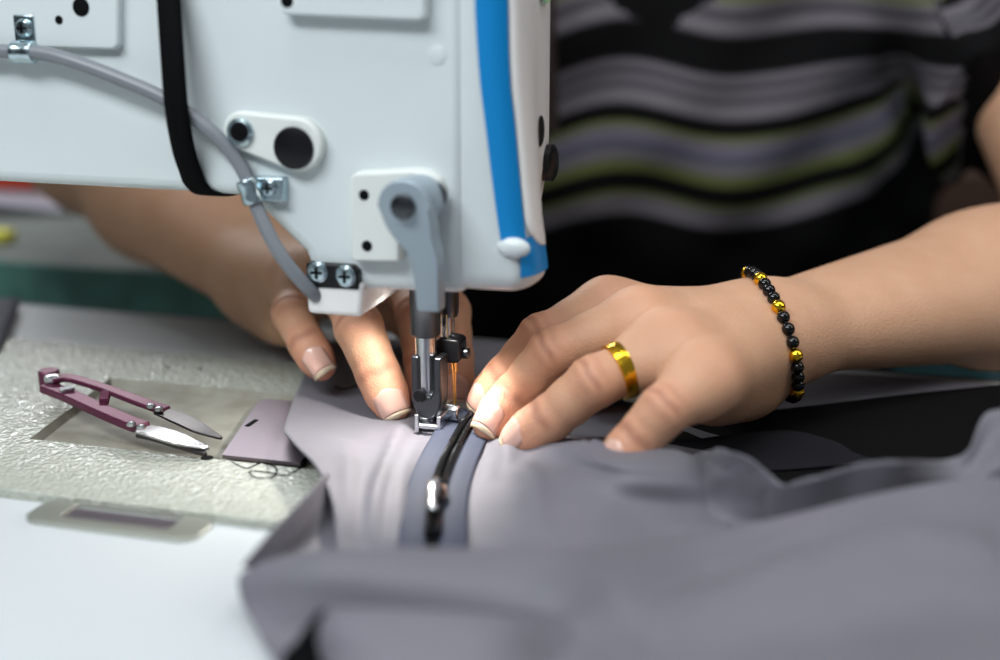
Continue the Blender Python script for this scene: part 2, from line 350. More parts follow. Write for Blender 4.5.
# link plate with nut and dark plug
a, b = np.array(rp(240, 131, -0.005)), np.array(rp(296, 145, -0.005))
r0, r1 = 0.0072, 0.0102; L = np.linalg.norm(b - a); d = (b - a) / L; ang = math.atan2(d[1], d[0])
cap = [(a[0] + r0 * math.cos(ang + t), a[1] + r0 * math.sin(ang + t)) for t in np.linspace(math.pi / 2, 3 * math.pi / 2, 14)] + [(b[0] + r1 * math.cos(ang + t), b[1] + r1 * math.sin(ang + t)) for t in np.linspace(-math.pi / 2, math.pi / 2, 14)]
p3 = MB().prism(cap, lambda u, v, q: (u, q, v), YB - 0.005, YB + 0.002).build('link_plate', M['boss'], mach, bevel=0.001)
hole(241, 132, -0.005, 0.0054, p3, 'nut', M['zinc'], 0.0022); hole(239, 132, -0.0074, 0.0036, p3, pro=0.0004)
hole(294, 148, -0.005, 0.0080, p3, 'plug', M['black'], 0.0014)
# lifter boss plate and lever
poly = [(350, 258), (350, 178), (354, 173), (412, 170), (425, 172), (437, 180), (441, 192), (438, 206), (428, 214), (400, 216), (399, 262), (354, 262)]
p4 = plate('lifter_boss', poly, 0.007, M['boss'], 0.0015)
hole(364, 195, -0.007, 0.0020, p4); hole(367, 246, -0.007, 0.0021, p4)
LY = -0.024                         # the lever stands off towards the camera
c0 = mp(403, 207, YB + LY); c1 = mp(424, 262, YB + LY + 0.006); c2 = mp(428, 312, YB + LY + 0.012)
lv = MB()
prof = [(0.0, 0.0098), (0.25, 0.0088), (0.5, 0.0066), (0.8, 0.0048), (1.0, 0.0043)]
ctr = cr(np.array([c0, (c0 + c1) / 2 + np.array([-0.001, 0, 0]), c1, c2]), 6)
rr = np.interp(np.linspace(0, 1, len(ctr)), [q[0] for q in prof], [q[1] for q in prof])
n = len(ctr); loop = []
top = [c0 + 0.0098 * np.array([math.cos(t), 0, math.sin(t)]) for t in np.linspace(0.02, math.pi - 0.02, 12)]
left = [ctr[i] - np.array([rr[i], 0, 0]) for i in range(n)]; right = [ctr[i] + np.array([rr[i], 0, 0]) for i in range(n)]
loop = top + left + right[::-1]
nl = len(loop); V = [tuple(p) for p in loop] + [(p[0], p[1] + 0.008, p[2]) for p in loop]
lv.add(V, [tuple(range(nl)), tuple(range(2 * nl - 1, nl - 1, -1))] + [(i, nl + i, nl + (i + 1) % nl, (i + 1) % nl) for i in range(nl)])
lever = lv.build('lifter_lever', M['lever'], mach, bevel=0.0016)
MB().lathe((c0[0], c0[1] + 0.0005, c0[2]), (0, -1, 0), ((0, 0.0046), (0.0012, 0.0046), (0.0015, 0.004)), 20).build('pivot_screw', M['dsteel'], lever)
MB().lathe((c0[0] + 0.001, c0[1] + 0.006, c0[2]), (0, 1, 0), ((0, 0.0092), (0.013, 0.0092)), 24).build('hub', M['lever'], lever)
vv = mp(433, 196, YB - 0.0075); MB().lathe((vv[0], YB - 0.0065, vv[2]), (0, -1, 0), ((0, 0.0052), (0.002, 0.0052), (0.0022, 0.004)), 20).build('set_screw', M['dsteel'], p4)
# screws on clips
def screw(px, py, dy, r, parent, m=None):
    v = mp(px, py, YB + dy); mm = MB().lathe((v[0], YB + dy + 0.0006, v[2]), (0, -1, 0), ((0, r), (0.0012, r), (0.0022, r * 0.75), (0.0024, r * 0.3)), 24)
    s_ = mm.build('screw', m or M['zinc'], parent)
    MB().box((v[0] - r * 0.55, YB + dy - 0.0022, v[2] - r * 0.12), (v[0] + r * 0.55, YB + dy - 0.0018, v[2] + r * 0.12)).box((v[0] - r * 0.12, YB + dy - 0.0022, v[2] - r * 0.55), (v[0] + r * 0.12, YB + dy - 0.0018, v[2] + r * 0.55)).build('cross_slot', M['hole'], s_)
# grey tube along the casting
tp = [(-330, 48, -0.002), (-230, 46, -0.006), (-70, 46, -0.007), (0, 51, -0.007), (40, 53, -0.007), (75, 62, -0.008), (120, 79, -0.008), (165, 99, -0.007), (205, 126, -0.006), (232, 153, -0.005), (248, 180, -0.005), (256, 205, -0.006), (272, 240, -0.008), (290, 268, -0.008), (312, 292, -0.004), (322, 300, 0.004)]
tpm = [mp(x, y, YB + d) for x, y, d in tp]
MB().tube(sm(tpm, 8), 0.0028, 14).build('tube', M['tube'], mach)
def clip(px, py, horiz, sx, sy, parent=mach):
    v = mp(px, py, YB - 0.006); cbm = MB()
    ax = np.array([1, 0, 0.0]) if horiz else np.array([0.35, 0, -1.0]); ax /= np.linalg.norm(ax)
    w_ = 0.0048
    cbm.tube([v - ax * w_, v - ax * w_ * 0.4, v, v + ax * w_ * 0.4, v + ax * w_], [0.0043, 0.0045, 0.0040, 0.0045, 0.0043], 18)
    s2 = mp(sx, sy, YB - 0.0045)
    x0, x1 = sorted((v[0], s2[0])); z0, z1 = sorted((v[2], s2[2]))
    cbm.box((x0 - (0.0045 if horiz else 0.001), YB - 0.0048, z0 - (0.001 if horiz else 0.004)), (x1 + (0.0045 if horiz else 0.006), YB + 0.001, z1 + (0.005 if horiz else 0.004)))
    o = cbm.build('cable_clip', M['zinc'], parent, bevel=0.0006); screw(sx, sy, -0.0048, 0.0036, o)
clip(24, 52, True, 24, 28); clip(251, 191, False, 269, 188)
# black strap round the arm
cl = [(165, -40, -0.006), (168, 0, -0.0085), (172, 60, -0.0125), (176, 110, -0.0125), (183, 150, -0.008), (190, 172, -0.0045), (196, 186, -0.0018)]
path = [mp(x, y, YB + d) for x, y, d in cl]
t0 = path[0]; path = [np.array([t0[0] - 0.003, 0.0, 0.3012]), np.array([t0[0] - 0.003, YB + 0.01, 0.3012]), np.array([t0[0] - 0.003, YB - 0.0016, 0.298]), np.array([t0[0] - 0.002, YB - 0.0025, 0.27])] + path
e = path[-1]; path += [np.array([e[0] + 0.004, YB + 0.003, za - 0.0012]), np.array([e[0] + 0.012, YB + 0.02, za - 0.0012]), np.array([e[0] + 0.03, 0.03, za - 0.0012])]
path = cr(np.array(path), 6); wd = 0.0048
MB().grid([[p + np.array([-wd, 0, 0]), p + np.array([-wd * 0.3, -0.0003, 0]), p + np.array([wd * 0.3, -0.0003, 0]), p + np.array([wd, 0, 0])] for p in path]).build('strap', M['strap'], mach, solid=0.0012)
# white lamp housing under the head, dark bracket and two screws
q0, q1 = rp(306, 286, -0.003), rp(361, 318, -0.003)
hz0 = q1[1]
lamp = MB().prism([(q0[0], zb + 0.0025), (q0[0], hz0), (q1[0], hz0), (q1[0] + 0.0008, zb + 0.0025)], lambda u, v, t: (u, t, v), YB - 0.003, 0.006).build('lamp_housing', M['nose'], mach, bevel=0.002)
br = plate('bracket', [(306, 263), (352, 266), (358, 272), (358, 290), (306, 287)], 0.0038, M['black'], 0.0006)
screw(318, 272, -0.0038, 0.0042, br); screw(346, 276, -0.0038, 0.0042, br)
LEDP = np.array([q1[0] + 0.016, -0.021, zb - 0.001])
MB().lathe(LEDP + np.array([0, 0, 0.003]), (0, 0, -1), ((0, 0.006), (0.0035, 0.006), (0.0045, 0.004)), 20).build('work_lamp', M['led'], mach)
ll = bpy.data.lights.new('work_lamp_light', 'SPOT'); ll.energy = 0.70; ll.spot_size = R(128); ll.spot_blend = 0.5; ll.shadow_soft_size = 0.006; ll.color = (1.0, 0.96, 0.9)
lo = bpy.data.objects.new('work_lamp_light', ll); COL.objects.link(lo); lo.location = to_w(LEDP + np.array([0, 0, -0.004])); lo.rotation_euler = (R(-8), R(12), 0)
# presser bar, foot, needle bar, needle
def col(px, py0, py1, ym, r0, r1, name, m, parent=mach, prof=None, n=24):
    a = mp(px, py0, ym); b = mp(px, py1, ym)
    if prof: pr = [(t * (a[2] - b[2]), r) for t, r in prof]
    else: pr = ((0, r0), (a[2] - b[2], r1))
    return MB().lathe((a[0], ym, a[2]), (0, 0, -1), pr, n).build(name, m, parent)
YP = -0.012
col(424.5, 280, 335, YP, 0.0063, 0.0063, 'bar_bushing', M['dsteel'], prof=((0, 0.0063), (0.96, 0.0063), (1, 0.0056)))
pbar = col(425.5, 330, 420, YP, 0.0044, 0.0044, 'presser_bar', M['steel'])
vb = [mp(411, 356, YP - 0.005), mp(442, 420, YP - 0.005)]
cx = (vb[0][0] + vb[1][0]) / 2; w2 = (vb[1][0] - vb[0][0]) / 2; zt, zl_ = vb[0][2], mp(427, 419, YP - 0.005)[2]
foot = thing('presser_foot', None, None); COL.objects.unlink(foot); bpy.data.objects.remove(foot)
shank = MB()
poly = [(cx - w2, zt)] + [(cx - w2, zl_ + 0.008)] + [(cx - w2 * 0.95 * math.cos(t), zl_ + 0.008 - 0.008 * math.sin(t)) for t in np.linspace(0.3, math.pi - 0.3, 8)] + [(cx + w2, zl_ + 0.008), (cx + w2, zt), (cx + w2 - 0.0032, zt), (cx + w2 - 0.0034, zl_ + 0.012), (cx + 0.0015, zl_ + 0.0095), (cx - 0.0015, zl_ + 0.0095), (cx - w2 + 0.0034, zl_ + 0.012), (cx - w2 + 0.0032, zt)]
shank.prism(poly, lambda u, v, t: (u, t, v), YP - 0.0055, YP + 0.004)
pf = shank.build('presser_foot', M['dsteel'], mach, bevel=0.0008)
v = mp(420, 396, YP - 0.006); MB().lathe((v[0], YP - 0.0045, v[2]), (0, -1, 0), ((0, 0.0027), (0.002, 0.0027), (0.0024, 0.002)), 18).build('clamp_screw', M['black'], pf)
zf0 = 0.003
hb = MB(); fx0, fx1 = mp(419, 428, YP - 0.006)[0], mp(441, 428, YP - 0.006)[0]
for x in (fx0, fx1): hb.box((x - 0.0009, YP - 0.009, zf0), (x + 0.0009, YP + 0.002, zf0 + 0.0075))
hb.cyl((fx0 - 0.001, YP - 0.0075, zf0 + 0.0025), (fx1 + 0.001, YP - 0.0075, zf0 + 0.0025), 0.0013, n=14).box((fx0, YP - 0.004, zf0), (fx1, YP + 0.004, zf0 + 0.0014))
hb.build('hinge', M['steel'], pf, bevel=0.0003)
# the toe: a bright curved plate in front of the hinge, slotted for the needle
tx0, tx1 = mp(440, 420, -0.004)[0], mp(463, 420, -0.004)[0]
toe = MB()
G = [[(tx0 + (tx1 - tx0) * k / 8, y, z) for k in range(9)] for y, z in sm([(YP + 0.0025, zf0 + 0.0092), (YP + 0.0005, zf0 + 0.0075), (YP + 0.0005, zf0 + 0.0035), (YP + 0.004, zf0 + 0.0012), (-0.002, zf0 + 0.0006), (0.006, zf0 + 0.0006), (0.011, zf0 + 0.003)], 4)]
toe.grid(G)
MB().lathe((-0.001, YP + 0.0002, zf0 + 0.0022), (0, -1, 0.2), ((0, 0.0011), (0.0003, 0.0011)), 14).build('needle_hole', M['hole'], pf)
toe.build('toe', M['steel'], pf, solid=0.0012)
nb = col(449, 284, 316, 0, 0.0040, 0.0040, 'needle_bar', M['dsteel'], prof=((0, 0.004), (0.85, 0.004), (1, 0.0034)))
col(447, 312, 342, 0, 0.0030, 0.0030, 'needle_shank_holder', M['steel'], nb)
a, b = mp(433, 336, -0.002), mp(462, 362, -0.002)
nc = MB().prism(seg_poly((a[0] + b[0]) / 2 + 0.001, (a[2] + b[2]) / 2, b[0] - a[0] - 0.002, a[2] - b[2], 0.0022), lambda u, v, t: (u, t, v), -0.0052, 0.005).build('needle_clamp', M['black'], mach, bevel=0.0009)
v = mp(466, 353, 0); MB().lathe((v[0] - 0.002, 0, v[2]), (1, 0, 0), ((0, 0.0024), (0.003, 0.0024), (0.0035, 0.0016)), 16).build('clamp_screw', M['dsteel'], nc)
v = mp(457, 338, 0); MB().lathe((v[0], -0.001, v[2] - 0.001), (0, 0, 1), ((0, 0.0022), (0.0025, 0.0022), (0.003, 0.0015)), 16).build('thread_guide', M['black'], nc)
zt = mp(455, 362, 0)[2]
MB().lathe((0.0, 0, zt + 0.004), (0, 0, -1), ((0, 0.0011), (0.008, 0.0011), (0.0085, 0.0007), (zt + 0.001, 0.0006), (zt + 0.006, 0.0001)), 12).build('needle', M['needle'], mach)
v0 = mp(446, 296, -0.003); MB().tube(sm([(v0[0], -0.003, v0[2]), (-0.0015, -0.004, zt + 0.012), (-0.0004, -0.002, zt), (0.0, -0.0014, zt * 0.5), (0, -0.001, 0.004)], 8), 0.00028, 6).build('needle_thread', M['needle'], mach)

# ------------------------------------------------------------------ garment on the bed
def W(rows): return np.array([[atz(*q) for q in r] for r in rows])
def fold(P, n, m, creases=(), zc=.003):
    P = np.array([cr(r, m) for r in P]); P = cr(P, n)
    pr = proj(P.reshape(-1, 3))
    for line, a, wd in creases:
        L = np.array([atz(x, y, zc) for x, y in line]); L = cr(L, 6)[:, :2]; X = P[..., :2].reshape(-1, 2)
        d = np.full(len(X), 9.0); sgn = np.zeros(len(X))
        for k in range(len(L) - 1):
            e = L[k + 1] - L[k]; t = np.clip(((X - L[k]) @ e) / (e @ e), 0, 1); q = X - L[k] - t[:, None] * e; dd = np.linalg.norm(q, axis=1)
            tt = (k + t) / (len(L) - 1); fade = np.sin(np.clip(tt, 0, 1) * math.pi) ** 0.5
            s = np.where(dd < d, a * fade, sgn); sgn = s; d = np.minimum(d, dd)
        P[..., 2] += (sgn * np.exp(-(d / wd) ** 2)).reshape(P.shape[:2])
    return P
def wob(P, amp, sc):
    X = P.reshape(-1, 3); z = np.zeros(len(X))
    for k in range(7):
        d = rng.normal(size=2); d /= np.linalg.norm(d); z += np.sin(X[:, :2] @ d * sc * (0.6 + 0.25 * k) + rng.uniform(0, 6)) / (1 + 0.4 * k)
    P = P.copy(); P[..., 2] += (amp * z).reshape(P.shape[:2]); return P
garment = thing('garment', 'grey lavender garment with open zip, spread in folds over machine bed', 'garment', (0.06, -0.06, 0))
z2 = .0018
A = [[(325, 342, z2), (350, 340, z2), (400, 338, z2), (440, 338, z2), (472, 340, z2), (522, 347, z2), (590, 385, z2), (650, 410, z2), (700, 430, z2), (740, 440, z2)],
     [(303, 378, z2), (345, 385, z2), (398, 392, z2), (440, 398, z2), (478, 405, z2), (520, 418, z2), (585, 428, z2), (645, 437, z2), (695, 447, .003), (735, 452, .003)],
     [(285, 424, .006), (338, 422, .003), (395, 425, .002), (437, 428, .002), (477, 426, .002), (508, 437, .004), (562, 446, .013), (615, 455, .020), (680, 457, .018), (712, 468, .010)],
     [(290, 438, .010), (343, 448, .005), (396, 458, .002), (438, 458, .002), (480, 452, .003), (525, 463, .010), (580, 472, .014), (630, 478, .017), (690, 482, .014), (722, 488, .008)],
     [(318, 468, .012), (352, 475, .007), (398, 490, .003), (437, 490, .002), (475, 485, .004), (520, 492, .009), (580, 497, .011), (635, 503, .009), (690, 508, .006), (730, 510, .004)],
     [(333, 505, .010), (360, 510, .006), (400, 520, .003), (437, 520, .002), (470, 515, .003), (515, 520, .006), (580, 525, .007), (640, 530, .004), (690, 530, .003), (730, 530, .003)],
     [(338, 550, .006), (365, 552, .003), (400, 554, .002), (437, 554, .002), (470, 552, .002), (515, 554, .003), (580, 556, .003), (640, 556, .002), (690, 556, .002), (730, 556, .002)],
     [(342, 585, .001), (368, 585, .001), (400, 585, .001), (437, 585, .001), (470, 585, .001), (515, 585, .001), (580, 585, .001), (640, 585, .001), (690, 585, .001), (730, 585, .001)]]
P = fold(W(A), 12, 12, [([(402, 422), (392, 455), (378, 500), (372, 545)], .0046, .0040), ([(418, 438), (405, 470), (398, 510), (394, 545)], .0034, .0036),
                        ([(500, 440), (508, 465), (500, 490)], .003, .004), ([(525, 475), (600, 482), (690, 490)], .0035, .005), ([(520, 480), (533, 505), (535, 540)], .003, .005), ([(345, 440), (350, 490), (352, 545)], .002, .004)])
MB().grid(wob(P, .0001, 160)).build('panel', M['cloth'], garment, solid=0.0007)
# front roll and the foreground sweep to the right
B1 = [(241, 573, 0.0100), (262, 564, 0.0150), (300, 554, 0.0200), (340, 549, 0.0230), (420, 546, 0.0240), (500, 547, 0.0240), (560, 548, 0.0240), (620, 543, 0.0195), (700, 534, 0.0170), (800, 514, 0.0220), (900, 497, 0.0250), (1000, 481, 0.0280), (1090, 468, 0.0300)]
B2 = [(238, 584, 0.0080), (258, 580, 0.0120), (300, 575, 0.0180), (340, 571, 0.0210), (420, 571, 0.0230), (500, 574, 0.0230), (560, 575, 0.0230), (620, 570, 0.0195), (700, 560, 0.0160), (800, 540, 0.0190), (900, 520, 0.0220), (1000, 505, 0.0250), (1090, 495, 0.0260)]
B3 = [(243, 605, 0.0030), (262, 608, 0.0050), (300, 606, 0.0100), (345, 602, 0.0130), (420, 605, 0.0150), (500, 608, 0.0160), (560, 608, 0.0180), (620, 600, 0.0155), (700, 588, 0.0140), (800, 565, 0.0190), (900, 546, 0.0250), (1000, 538, 0.0270), (1090, 533, 0.0270)]
B4 = [(258, 632, 0.0010), (272, 637, 0.0010), (300, 640, 0.0020), (345, 632, 0.0040), (420, 632, 0.0060), (500, 635, 0.0080), (560, 638, 0.0120), (620, 635, 0.0125), (700, 625, 0.0130), (800, 605, 0.0180), (900, 572, 0.0250), (1000, 575, 0.0270), (1090, 575, 0.0270)]
B5 = [(272, 655, 0.0010), (285, 662, 0.0010), (305, 668, 0.0010), (345, 668, 0.0020), (420, 672, 0.0030), (500, 678, 0.0060), (560, 680, 0.0120), (620, 680, 0.0125), (700, 672, 0.0110), (800, 652, 0.0150), (900, 622, 0.0210), (1000, 615, 0.0250), (1090, 612, 0.0250)]
B6 = [(290, 690, .001), (300, 695, .001), (315, 700, .001), (345, 705, .001), (420, 720, .002), (500, 735, .006), (560, 745, .010), (620, 750, .014), (700, 745, .018), (800, 720, .022), (900, 690, .028), (1000, 675, .032), (1090, 670, .032)]
B7 = [(310, 740, .001), (320, 745, .001), (330, 750, .001), (355, 760, .001), (430, 790, .001), (500, 810, .003), (560, 820, .006), (620, 830, .008), (700, 830, .010), (800, 800, .014), (900, 780, .018), (1000, 760, .022), (1090, 750, .024)]
Bw = W([B1, B2, B3, B4, B5, B6, B7])
bk = Bw[0].copy(); bk[:, 1] += 0.006 + bk[:, 2] * 0.35; bk[:, 2] *= 0.45
bk2 = Bw[0].copy(); bk2[:, 1] += 0.012 + bk2[:, 2] * 0.6; bk2[:, 2] = 0.003
P = fold(np.concatenate([[bk2, bk], Bw]), 10, 10, [([(640, 600), (760, 575), (900, 556), (1000, 565)], .007, .012), ([(720, 552), (850, 522), (1010, 500)], .005, .007)], .022)
MB().grid(wob(P, .0003, 60)).build('panel', M['cloth'], garment, solid=0.0007)
C1 = [(319, 619, 0.0140), (326, 611, 0.0190), (350, 608, 0.0220), (420, 610, 0.0230), (500, 613, 0.0220), (560, 617, 0.0154), (620, 620, 0.0078), (680, 622, 0.0020)]
C2 = [(314, 640, 0.0090), (323, 634, 0.0160), (350, 630, 0.0200), (420, 632, 0.0210), (500, 635, 0.0210), (560, 638, 0.0144), (620, 642, 0.0078), (680, 645, 0.0020)]
C3 = [(318, 668, 0.0040), (328, 665, 0.0100), (352, 662, 0.0140), (420, 665, 0.0160), (500, 668, 0.0160), (560, 672, 0.0104), (620, 676, 0.0038), (680, 680, 0.0010)]
C4 = [(330, 720, 0.0010), (338, 720, 0.0020), (358, 720, 0.0040), (420, 725, 0.0060), (500, 735, 0.0080), (560, 745, 0.0034), (620, 755, 0.0010), (680, 760, 0.0010)]
Cw = W([C1, C2, C3, C4]); ck = Cw[0].copy(); ck[:, 1] += 0.006; ck[:, 2] *= 0.5; ck2 = Cw[0].copy(); ck2[:, 1] += 0.010; ck2[:, 2] = 0.002
MB().grid(wob(fold(np.concatenate([[ck2, ck], Cw]), 8, 10), .0002, 70)).build('rolled_edge', M['cloth'], garment, solid=0.0007)
ROLL_SHADE = [[(320, 611, .0205), (332, 610, .0200), (350, 612, .018)], [(309, 624, .017), (330, 628, .015), (350, 628, .014)], [(296, 641, .0125), (325, 645, .011), (350, 645, .011)], [(281, 662, .0085), (320, 668, .008), (350, 668, .008)], [(290, 720, .001), (325, 722, .001), (355, 722, .001)]]  # black sheet standing in for the shade inside the roll's open end
MB().grid(fold(W(ROLL_SHADE), 6, 6)).build('lining_and_shade', M['lining_and_shade'], garment, solid=0.0005)
S = [[(327, 472, .013), (300, 502, .016), (270, 532, .017), (241, 566, .014)], [(331, 482, .008), (310, 515, .010), (282, 545, .011), (250, 569, .011)], [(338, 492, .002), (326, 525, .002), (302, 552, .004), (266, 572, .010)], [(352, 500, .001), (345, 530, .001), (330, 560, .001), (290, 585, .002)]]
MB().grid(fold(W(S), 8, 8)).build('turned_up_edge', M['cloth'], garment, solid=0.0007)
D1 = [(690, 458, 0.0100), (702, 452, 0.0203), (724, 450, 0.0290), (748, 456, 0.0290), (766, 470, 0.0250), (782, 484, 0.0220), (812, 478, 0.0260), (850, 467, 0.0300), (900, 461, 0.0330), (945, 460, 0.0274), (968, 450, 0.0314), (982, 418, 0.0404), (1000, 410, 0.0424), (1060, 402, 0.0434)]
D2 = [(698, 476, 0.0096), (712, 474, 0.0180), (732, 474, 0.0210), (752, 480, 0.0200), (770, 490, 0.0180), (788, 497, 0.0170), (818, 492, 0.0200), (855, 482, 0.0240), (902, 476, 0.0270), (948, 474, 0.0242), (972, 464, 0.0272), (990, 440, 0.0342), (1010, 432, 0.0372), (1060, 425, 0.0382)]
D3 = [(690, 500, 0.0040), (705, 502, 0.0064), (728, 504, 0.0090), (752, 508, 0.0090), (775, 510, 0.0090), (795, 512, 0.0090), (825, 508, 0.0120), (862, 500, 0.0160), (906, 492, 0.0200), (952, 488, 0.0196), (980, 480, 0.0236), (1000, 462, 0.0296), (1020, 455, 0.0326), (1065, 448, 0.0336)]
D4 = [(680, 530, .002), (700, 530, .002), (728, 530, .002), (755, 530, .002), (780, 528, .003), (805, 525, .004), (835, 520, .007), (870, 512, .011), (910, 505, .014), (955, 500, .016), (985, 492, .019), (1008, 480, .024), (1030, 472, .027), (1070, 465, .028)]
D5 = [(680, 560, .001), (700, 560, .001), (728, 560, .001), (755, 560, .001), (780, 560, .001), (805, 560, .001), (835, 555, .002), (870, 550, .003), (910, 545, .004), (955, 540, .005), (985, 535, .006), (1008, 525, .008), (1030, 520, .009), (1070, 515, .009)]
Dw = W([D1, D2, D3, D4, D5]); dk = Dw[0].copy(); dk[:, 1] += 0.005; dk[:, 2] *= 0.5; dk2 = Dw[0].copy(); dk2[:, 1] += 0.009; dk2[:, 2] = 0.0025
MB().grid(wob(fold(np.concatenate([[dk2, dk], Dw]), 8, 8), .0002, 80)).build('panel', M['cloth'], garment, solid=0.0007)
J = [[(650, 398, .0008), (720, 384, .0008), (800, 374, .0008), (870, 376, .0008), (960, 383, .0008), (1080, 392, .0008)], [(650, 430, .0008), (720, 424, .0008), (800, 415, .0008), (880, 408, .0008), (980, 398, .0008), (1090, 400, .0008)], [(650, 452, .0008), (720, 445, .0008), (800, 440, .0008), (880, 432, .0008), (980, 425, .0008), (1100, 420, .0008)]]
MB().grid(wob(fold(W(J), 6, 8), .00008, 60)).build('panel', M['cloth'], garment, solid=0.0005)
K = [[(640, 428, .0012), (700, 421, .0012), (760, 413, .0012), (860, 401, .0012), (1000, 385, .0012), (1080, 375, .0012)], [(648, 440, .0012), (705, 438, .0012), (770, 434, .0012), (870, 425, .0012), (1000, 412, .0012), (1080, 405, .0012)],
     [(655, 462, .0012), (710, 465, .0012), (780, 465, .0012), (880, 462, .0012), (1010, 455, .0012), (1090, 445, .0012)], [(660, 500, .0012), (720, 500, .0012), (790, 500, .0012), (890, 495, .0012), (1020, 488, .0012), (1100, 480, .0012)]]
MB().grid(wob(fold(W(K), 8, 8), .00012, 90)).build('lining_and_shade', M['lining_and_shade'], garment, solid=0.0005)
K2 = [[(664, 442, .003), (690, 440, .004), (740, 433, .005), (790, 430, .005), (832, 440, .004), (846, 447, .003)], [(668, 452, .003), (700, 452, .004), (750, 448, .004), (795, 446, .004), (835, 450, .003), (856, 453, .003)], [(675, 470, .003), (710, 470, .003), (760, 470, .003), (800, 468, .003), (845, 464, .003), (885, 462, .003)]]
MB().grid(fold(W(K2), 8, 8)).build('facing', mat('charcoal_facing', (25, 24, 29), 0.9, spec=0.15), garment, solid=0.0005)
# zip
zr = [(488, 402), (470, 420), (455, 445), (443, 472), (436, 500), (433, 535), (431, 575)]
def zl_w(w0, w1, z): return [[np.array(atz(x, y, z)) + np.array([w0, 0, 0]) for x, y in zr], [np.array(atz(x, y, z)) + np.array([(w0 + w1) / 2, 0, .0006]) for x, y in zr], [np.array(atz(x, y, z)) + np.array([w1, 0, 0]) for x, y in zr]]
MB().grid(fold(np.array(zl_w(-0.0115, -0.0022, .0046)), 4, 8)).build('zip_tape', M['tape'], garment, solid=0.0008)
MB().grid(fold(np.array(zl_w(0.0022, 0.0115, .0046)), 4, 8)).build('zip_tape', M['tape'], garment, solid=0.0008)
MB().grid(fold(np.array(zl_w(-0.003, 0.003, .0040)), 3, 8)).build('zip_placket', M['lining_and_shade'], garment, solid=0.0004)
for sg in (-1, 1):
    c = cr(np.array([np.array(atz(x, y, .0058)) + np.array([sg * 0.0017, 0, 0]) for x, y in zr[:-1]]), 40)
    rr = 0.0013 + 0.00035 * np.sin(np.arange(len(c)) * 1.6)
    MB().tube(c, rr, 8).build('zip_coil', M['coil'], garment)
sp = np.array(atz(437, 492, .0075)); sd = np.array(atz(434, 520, .0075)) - sp; sd /= np.linalg.norm(sd)
sb = MB().tube([sp - sd * .006, sp - sd * .003, sp + sd * .003, sp + sd * .008], [.0022, .0042, .0040, .0026], 16, flat=0.55)
slider = sb.build('zip_slider', M['gloss'], garment)
MB().tube(cr(np.array([sp - sd * .004 + [0, 0, .0022], sp + [0, 0, .0046], sp + sd * .005 + [0, 0, .002]]), 6), .0009, 8).build('slider_bridge', M['steel'], slider)
pt = MB().tube(cr(np.array([sp + [-.001, 0, .004], sp + sd * .007 + [-.0015, 0, .0040], sp + sd * .017 + [-.001, 0, .0025], sp + sd * .021 + [-.001, 0, .002]]), 5), [.0012] + [.0018] * 9 + [.0021] * 5 + [.0012], 12, flat=0.5)
pt.build('pull_tab', M['steel'], slider)
# ------------------------------------------------------------------ thread snips across the tray
sn = thing('thread_snips', 'maroon handled thread snips lying across the sunken tray of machine bed', 'snips', atz(130, 410, 0))
def bar(pts, wd, th, z0):          # a flat bar following points on the ground, wd per point
    L = cr(np.array(pts, float), 6); wv = np.interp(np.linspace(0, 1, len(L)), np.linspace(0, 1, len(wd)), wd)
    T = np.gradient(L, axis=0); T[:, 2] = 0; T /= np.linalg.norm(T, axis=1)[:, None]; Nn = np.stack([-T[:, 1], T[:, 0], 0 * T[:, 0]], 1)
    mb = MB(); G = []
    for i in range(len(L)):
        a = L[i] - Nn[i] * wv[i] / 2; b = L[i] + Nn[i] * wv[i] / 2; t = np.array([0, 0, th])
        G.append([a, b, b + t, a + t, a])
    mb.grid(G); n = len(mb.v); mb.f += [(0, 1, 2, 3), (n - 5, n - 4, n - 3, n - 2)]
    return mb
# near (lower) handle, far (upper) handle joined by a bend at the left end
near = [atz(47, 391, .009), atz(70, 400, .0085), atz(100, 414, .0078), atz(130, 427, .0072), atz(144, 432, .007)]
far = [atz(53, 381, .013), atz(72, 381, .0125), atz(105, 391, .011), atz(140, 404, .009), atz(166, 413, .007)]
h1 = bar(near, [.0075, .0075, .0072, .0072, .0070], .0035, 0).build('handle', M['maroon'], sn, bevel=.0007)
h2 = bar(far, [.0085, .0060, .0052, .0062, .0068], .0022, 0).build('handle', M['maroon'], sn, bevel=.0006)
mid = MB().lathe(np.array(atz(50, 385, .0085)), (0, 0, 1), ((0, .0040), (.0006, .0046), (.0062, .0046), (.0070, .0040)), 24).build('bend', M['maroon'], sn)
v = np.array(atz(52, 374, .016)); MB().lathe(v + [0, 0, -.003], (0, 0, 1), ((0, .0036), (.002, .0036), (.0028, .002)), 18).build('pivot', M['steel'], sn)
bar([atz(104, 405, .0105), atz(106, 397, .0125)], [.004, .004], .003, 0).build('stop', M['maroon'], h2, bevel=.0004)
bar([atz(60, 392, .012), atz(74, 389, .0125)], [.004, .004], .0012, 0).build('spring', M['steel'], sn)
for q in ((151, 405, .0105), (159, 408, .0100)): MB().lathe(np.array(atz(*q)) + [0, 0, -.001], (0, 0, 1), ((0, .0019), (.001, .0019), (.0016, .001)), 14).build('rivet', M['steel'], h2)
for q in ((131, 423, .0118), (141, 426, .0115)): MB().lathe(np.array(atz(*q)) + [0, 0, -.001], (0, 0, 1), ((0, .0019), (.001, .0019), (.0016, .001)), 14).build('rivet', M['steel'], h1)
nb_ = [atz(140, 430, .0085), atz(158, 434, .0075), atz(180, 441, .006), atz(205, 449, .0035), atz(207, 450, .0033)]
fb = [atz(160, 412, .0075), atz(178, 419, .0065), atz(200, 430, .0048), atz(218, 438, .0030), atz(221, 440, .003)]
